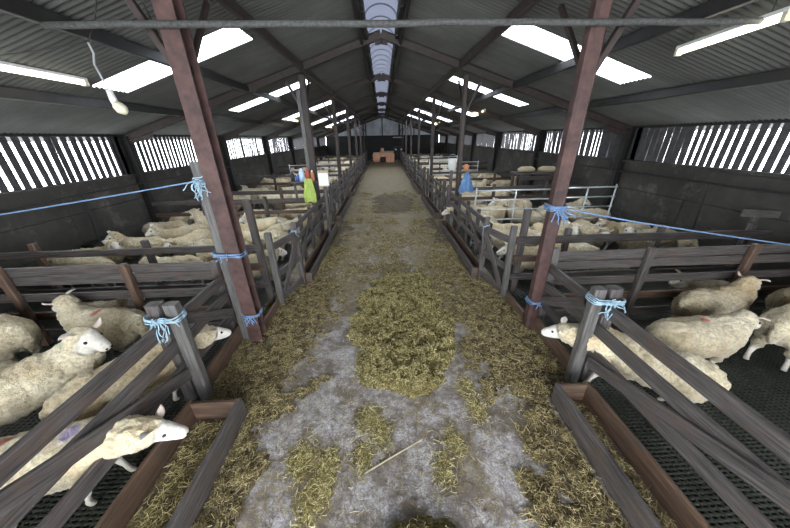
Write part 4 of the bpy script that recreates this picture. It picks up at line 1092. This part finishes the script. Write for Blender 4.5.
for it in range(260):
    P = [pts(q) for q in st]; mv = [[0, 0, 0] for _ in st]
    for i in range(len(st)):
        for j in range(i+1, len(st)):
            a, b2 = st[i], st[j]
            if a[5] != b2[5] or abs(a[1]-b2[1]) > 1.6 or abs(a[2]-b2[2]) > 1.6 or a[1]*b2[1] < 0: continue
            wi = a[6]/(a[6]+b2[6]); wj = 1-wi
            for p in P[i]:
                for q in P[j]:
                    dx, dy = p[0]-q[0], p[1]-q[1]; dd = math.hypot(dx, dy)+1e-6; pen = p[2]+q[2]-dd
                    if pen > 0:
                        k = .22*pen/dd
                        mv[i][0] += dx*k*wi; mv[i][1] += dy*k*wi; mv[j][0] -= dx*k*wj; mv[j][1] -= dy*k*wj
                        mv[i][2] += ((p[0]-a[1])*dy-(p[1]-a[2])*dx)*k*wi*.8; mv[j][2] -= ((q[0]-b2[1])*dy-(q[1]-b2[2])*dx)*k*wj*.8
    for i, q in enumerate(st):
        q[1] += max(-.05, min(.05, mv[i][0])); q[2] += max(-.05, min(.05, mv[i][1])); q[3] += max(-.06, min(.06, mv[i][2]))
        # stay inside the pen
        xin, xout = (2.04 if q[1] > 0 and q[2] < 3.2 else 2.0), 6.22
        if q[1] < 0: xin = 1.98 if q[2] < 3.2 else 1.84
        if q[1] < 0: xout = 6.12
        for (px, py, r) in pts(q):
            ax = abs(px); sg = 1 if px > 0 else -1
            if ax < xin+r: q[1] += sg*(xin+r-ax)*.5
            if ax > xout-r: q[1] -= sg*(ax-xout+r)*.5
            if q[5][1]-q[5][0] > .9:
                if py < q[5][0]+r: q[2] += (q[5][0]+r-py)*.5
                if py > q[5][1]-r: q[2] -= (py-q[5][1]+r)*.5
for q in st: q[0].location = (q[1], q[2], q[0].location.z); q[0].rotation_euler = (0, 0, q[3])

# ------------------------------------------------------------------ light: overcast sky, portals at the shed openings
w = bpy.data.worlds.new('sky'); bpy.context.scene.world = w; w.use_nodes = True
bg = w.node_tree.nodes['Background']; bg.inputs[0].default_value = (.90, .95, 1.0, 1); bg.inputs[1].default_value = 7.5
def portal(loc, rot, sx, sy):
    l = bpy.data.lights.new('portal', 'AREA'); l.shape = 'RECTANGLE'; l.size = sx; l.size_y = sy
    l.cycles.is_portal = True
    o = bpy.data.objects.new('portal', l); C.objects.link(o); o.location = loc; o.rotation_euler = rot
sl = math.atan2(RZ-EZ, RX-XW0)
for y, hh in zip(SKY_Y, SKY_H):
    for s_ in (-1, 1):
        portal((s_*3.185, y, roof_z(s_*3.185)+.08), (0, s_*sl, 0), 2.35, 2*hh+.02)
portal((0, YF-.2, 1.85), (PI/2, 0, 0), 6.4, 3.7)  # unseen doorway, opened for fill light
portal((XW0-.16, 10, 2.2), (0, -PI/2, 0), .95, 27)
portal((XW1+.16, 10, 2.25), (0, PI/2, 0), .95, 27)

# ------------------------------------------------------------------ camera
f_px = 278.0; VPx, VPy = 382.0-395.0, 137.0-264.0; roll = math.radians(1.0); CH = 2.5
d = np.array([VPx, VPy, f_px]); d /= np.linalg.norm(d)
r0 = np.array([math.cos(roll), -math.sin(roll), 0]); r0 = r0-d*np.dot(r0, d); r0 /= np.linalg.norm(r0)
u = np.cross(r0, d); u = -u if u[1] > 0 else u
Rm = np.array([r0, d, u]).T
cam = bpy.data.cameras.new('camera'); co = bpy.data.objects.new('camera', cam); C.objects.link(co)
mw = Matrix([[Rm[0][i], -Rm[1][i], -Rm[2][i], 0] for i in range(3)]+[[0, 0, 0, 1]])
mw.translation = Vector((0, 0, CH)); co.matrix_world = mw
cam.sensor_fit = 'HORIZONTAL'; cam.sensor_width = 36; cam.lens = f_px/790*36; cam.clip_start = .02
sc = bpy.context.scene; sc.camera = co
sc.view_settings.view_transform = 'Standard'; sc.view_settings.look = 'None'; sc.view_settings.gamma = 1; sc.view_settings.exposure = 1.15
sc.cycles.use_denoising = True; sc.cycles.max_bounces = 8; sc.cycles.diffuse_bounces = 5; sc.cycles.transparent_max_bounces = 12
sc.cycles.sample_clamp_indirect = 6
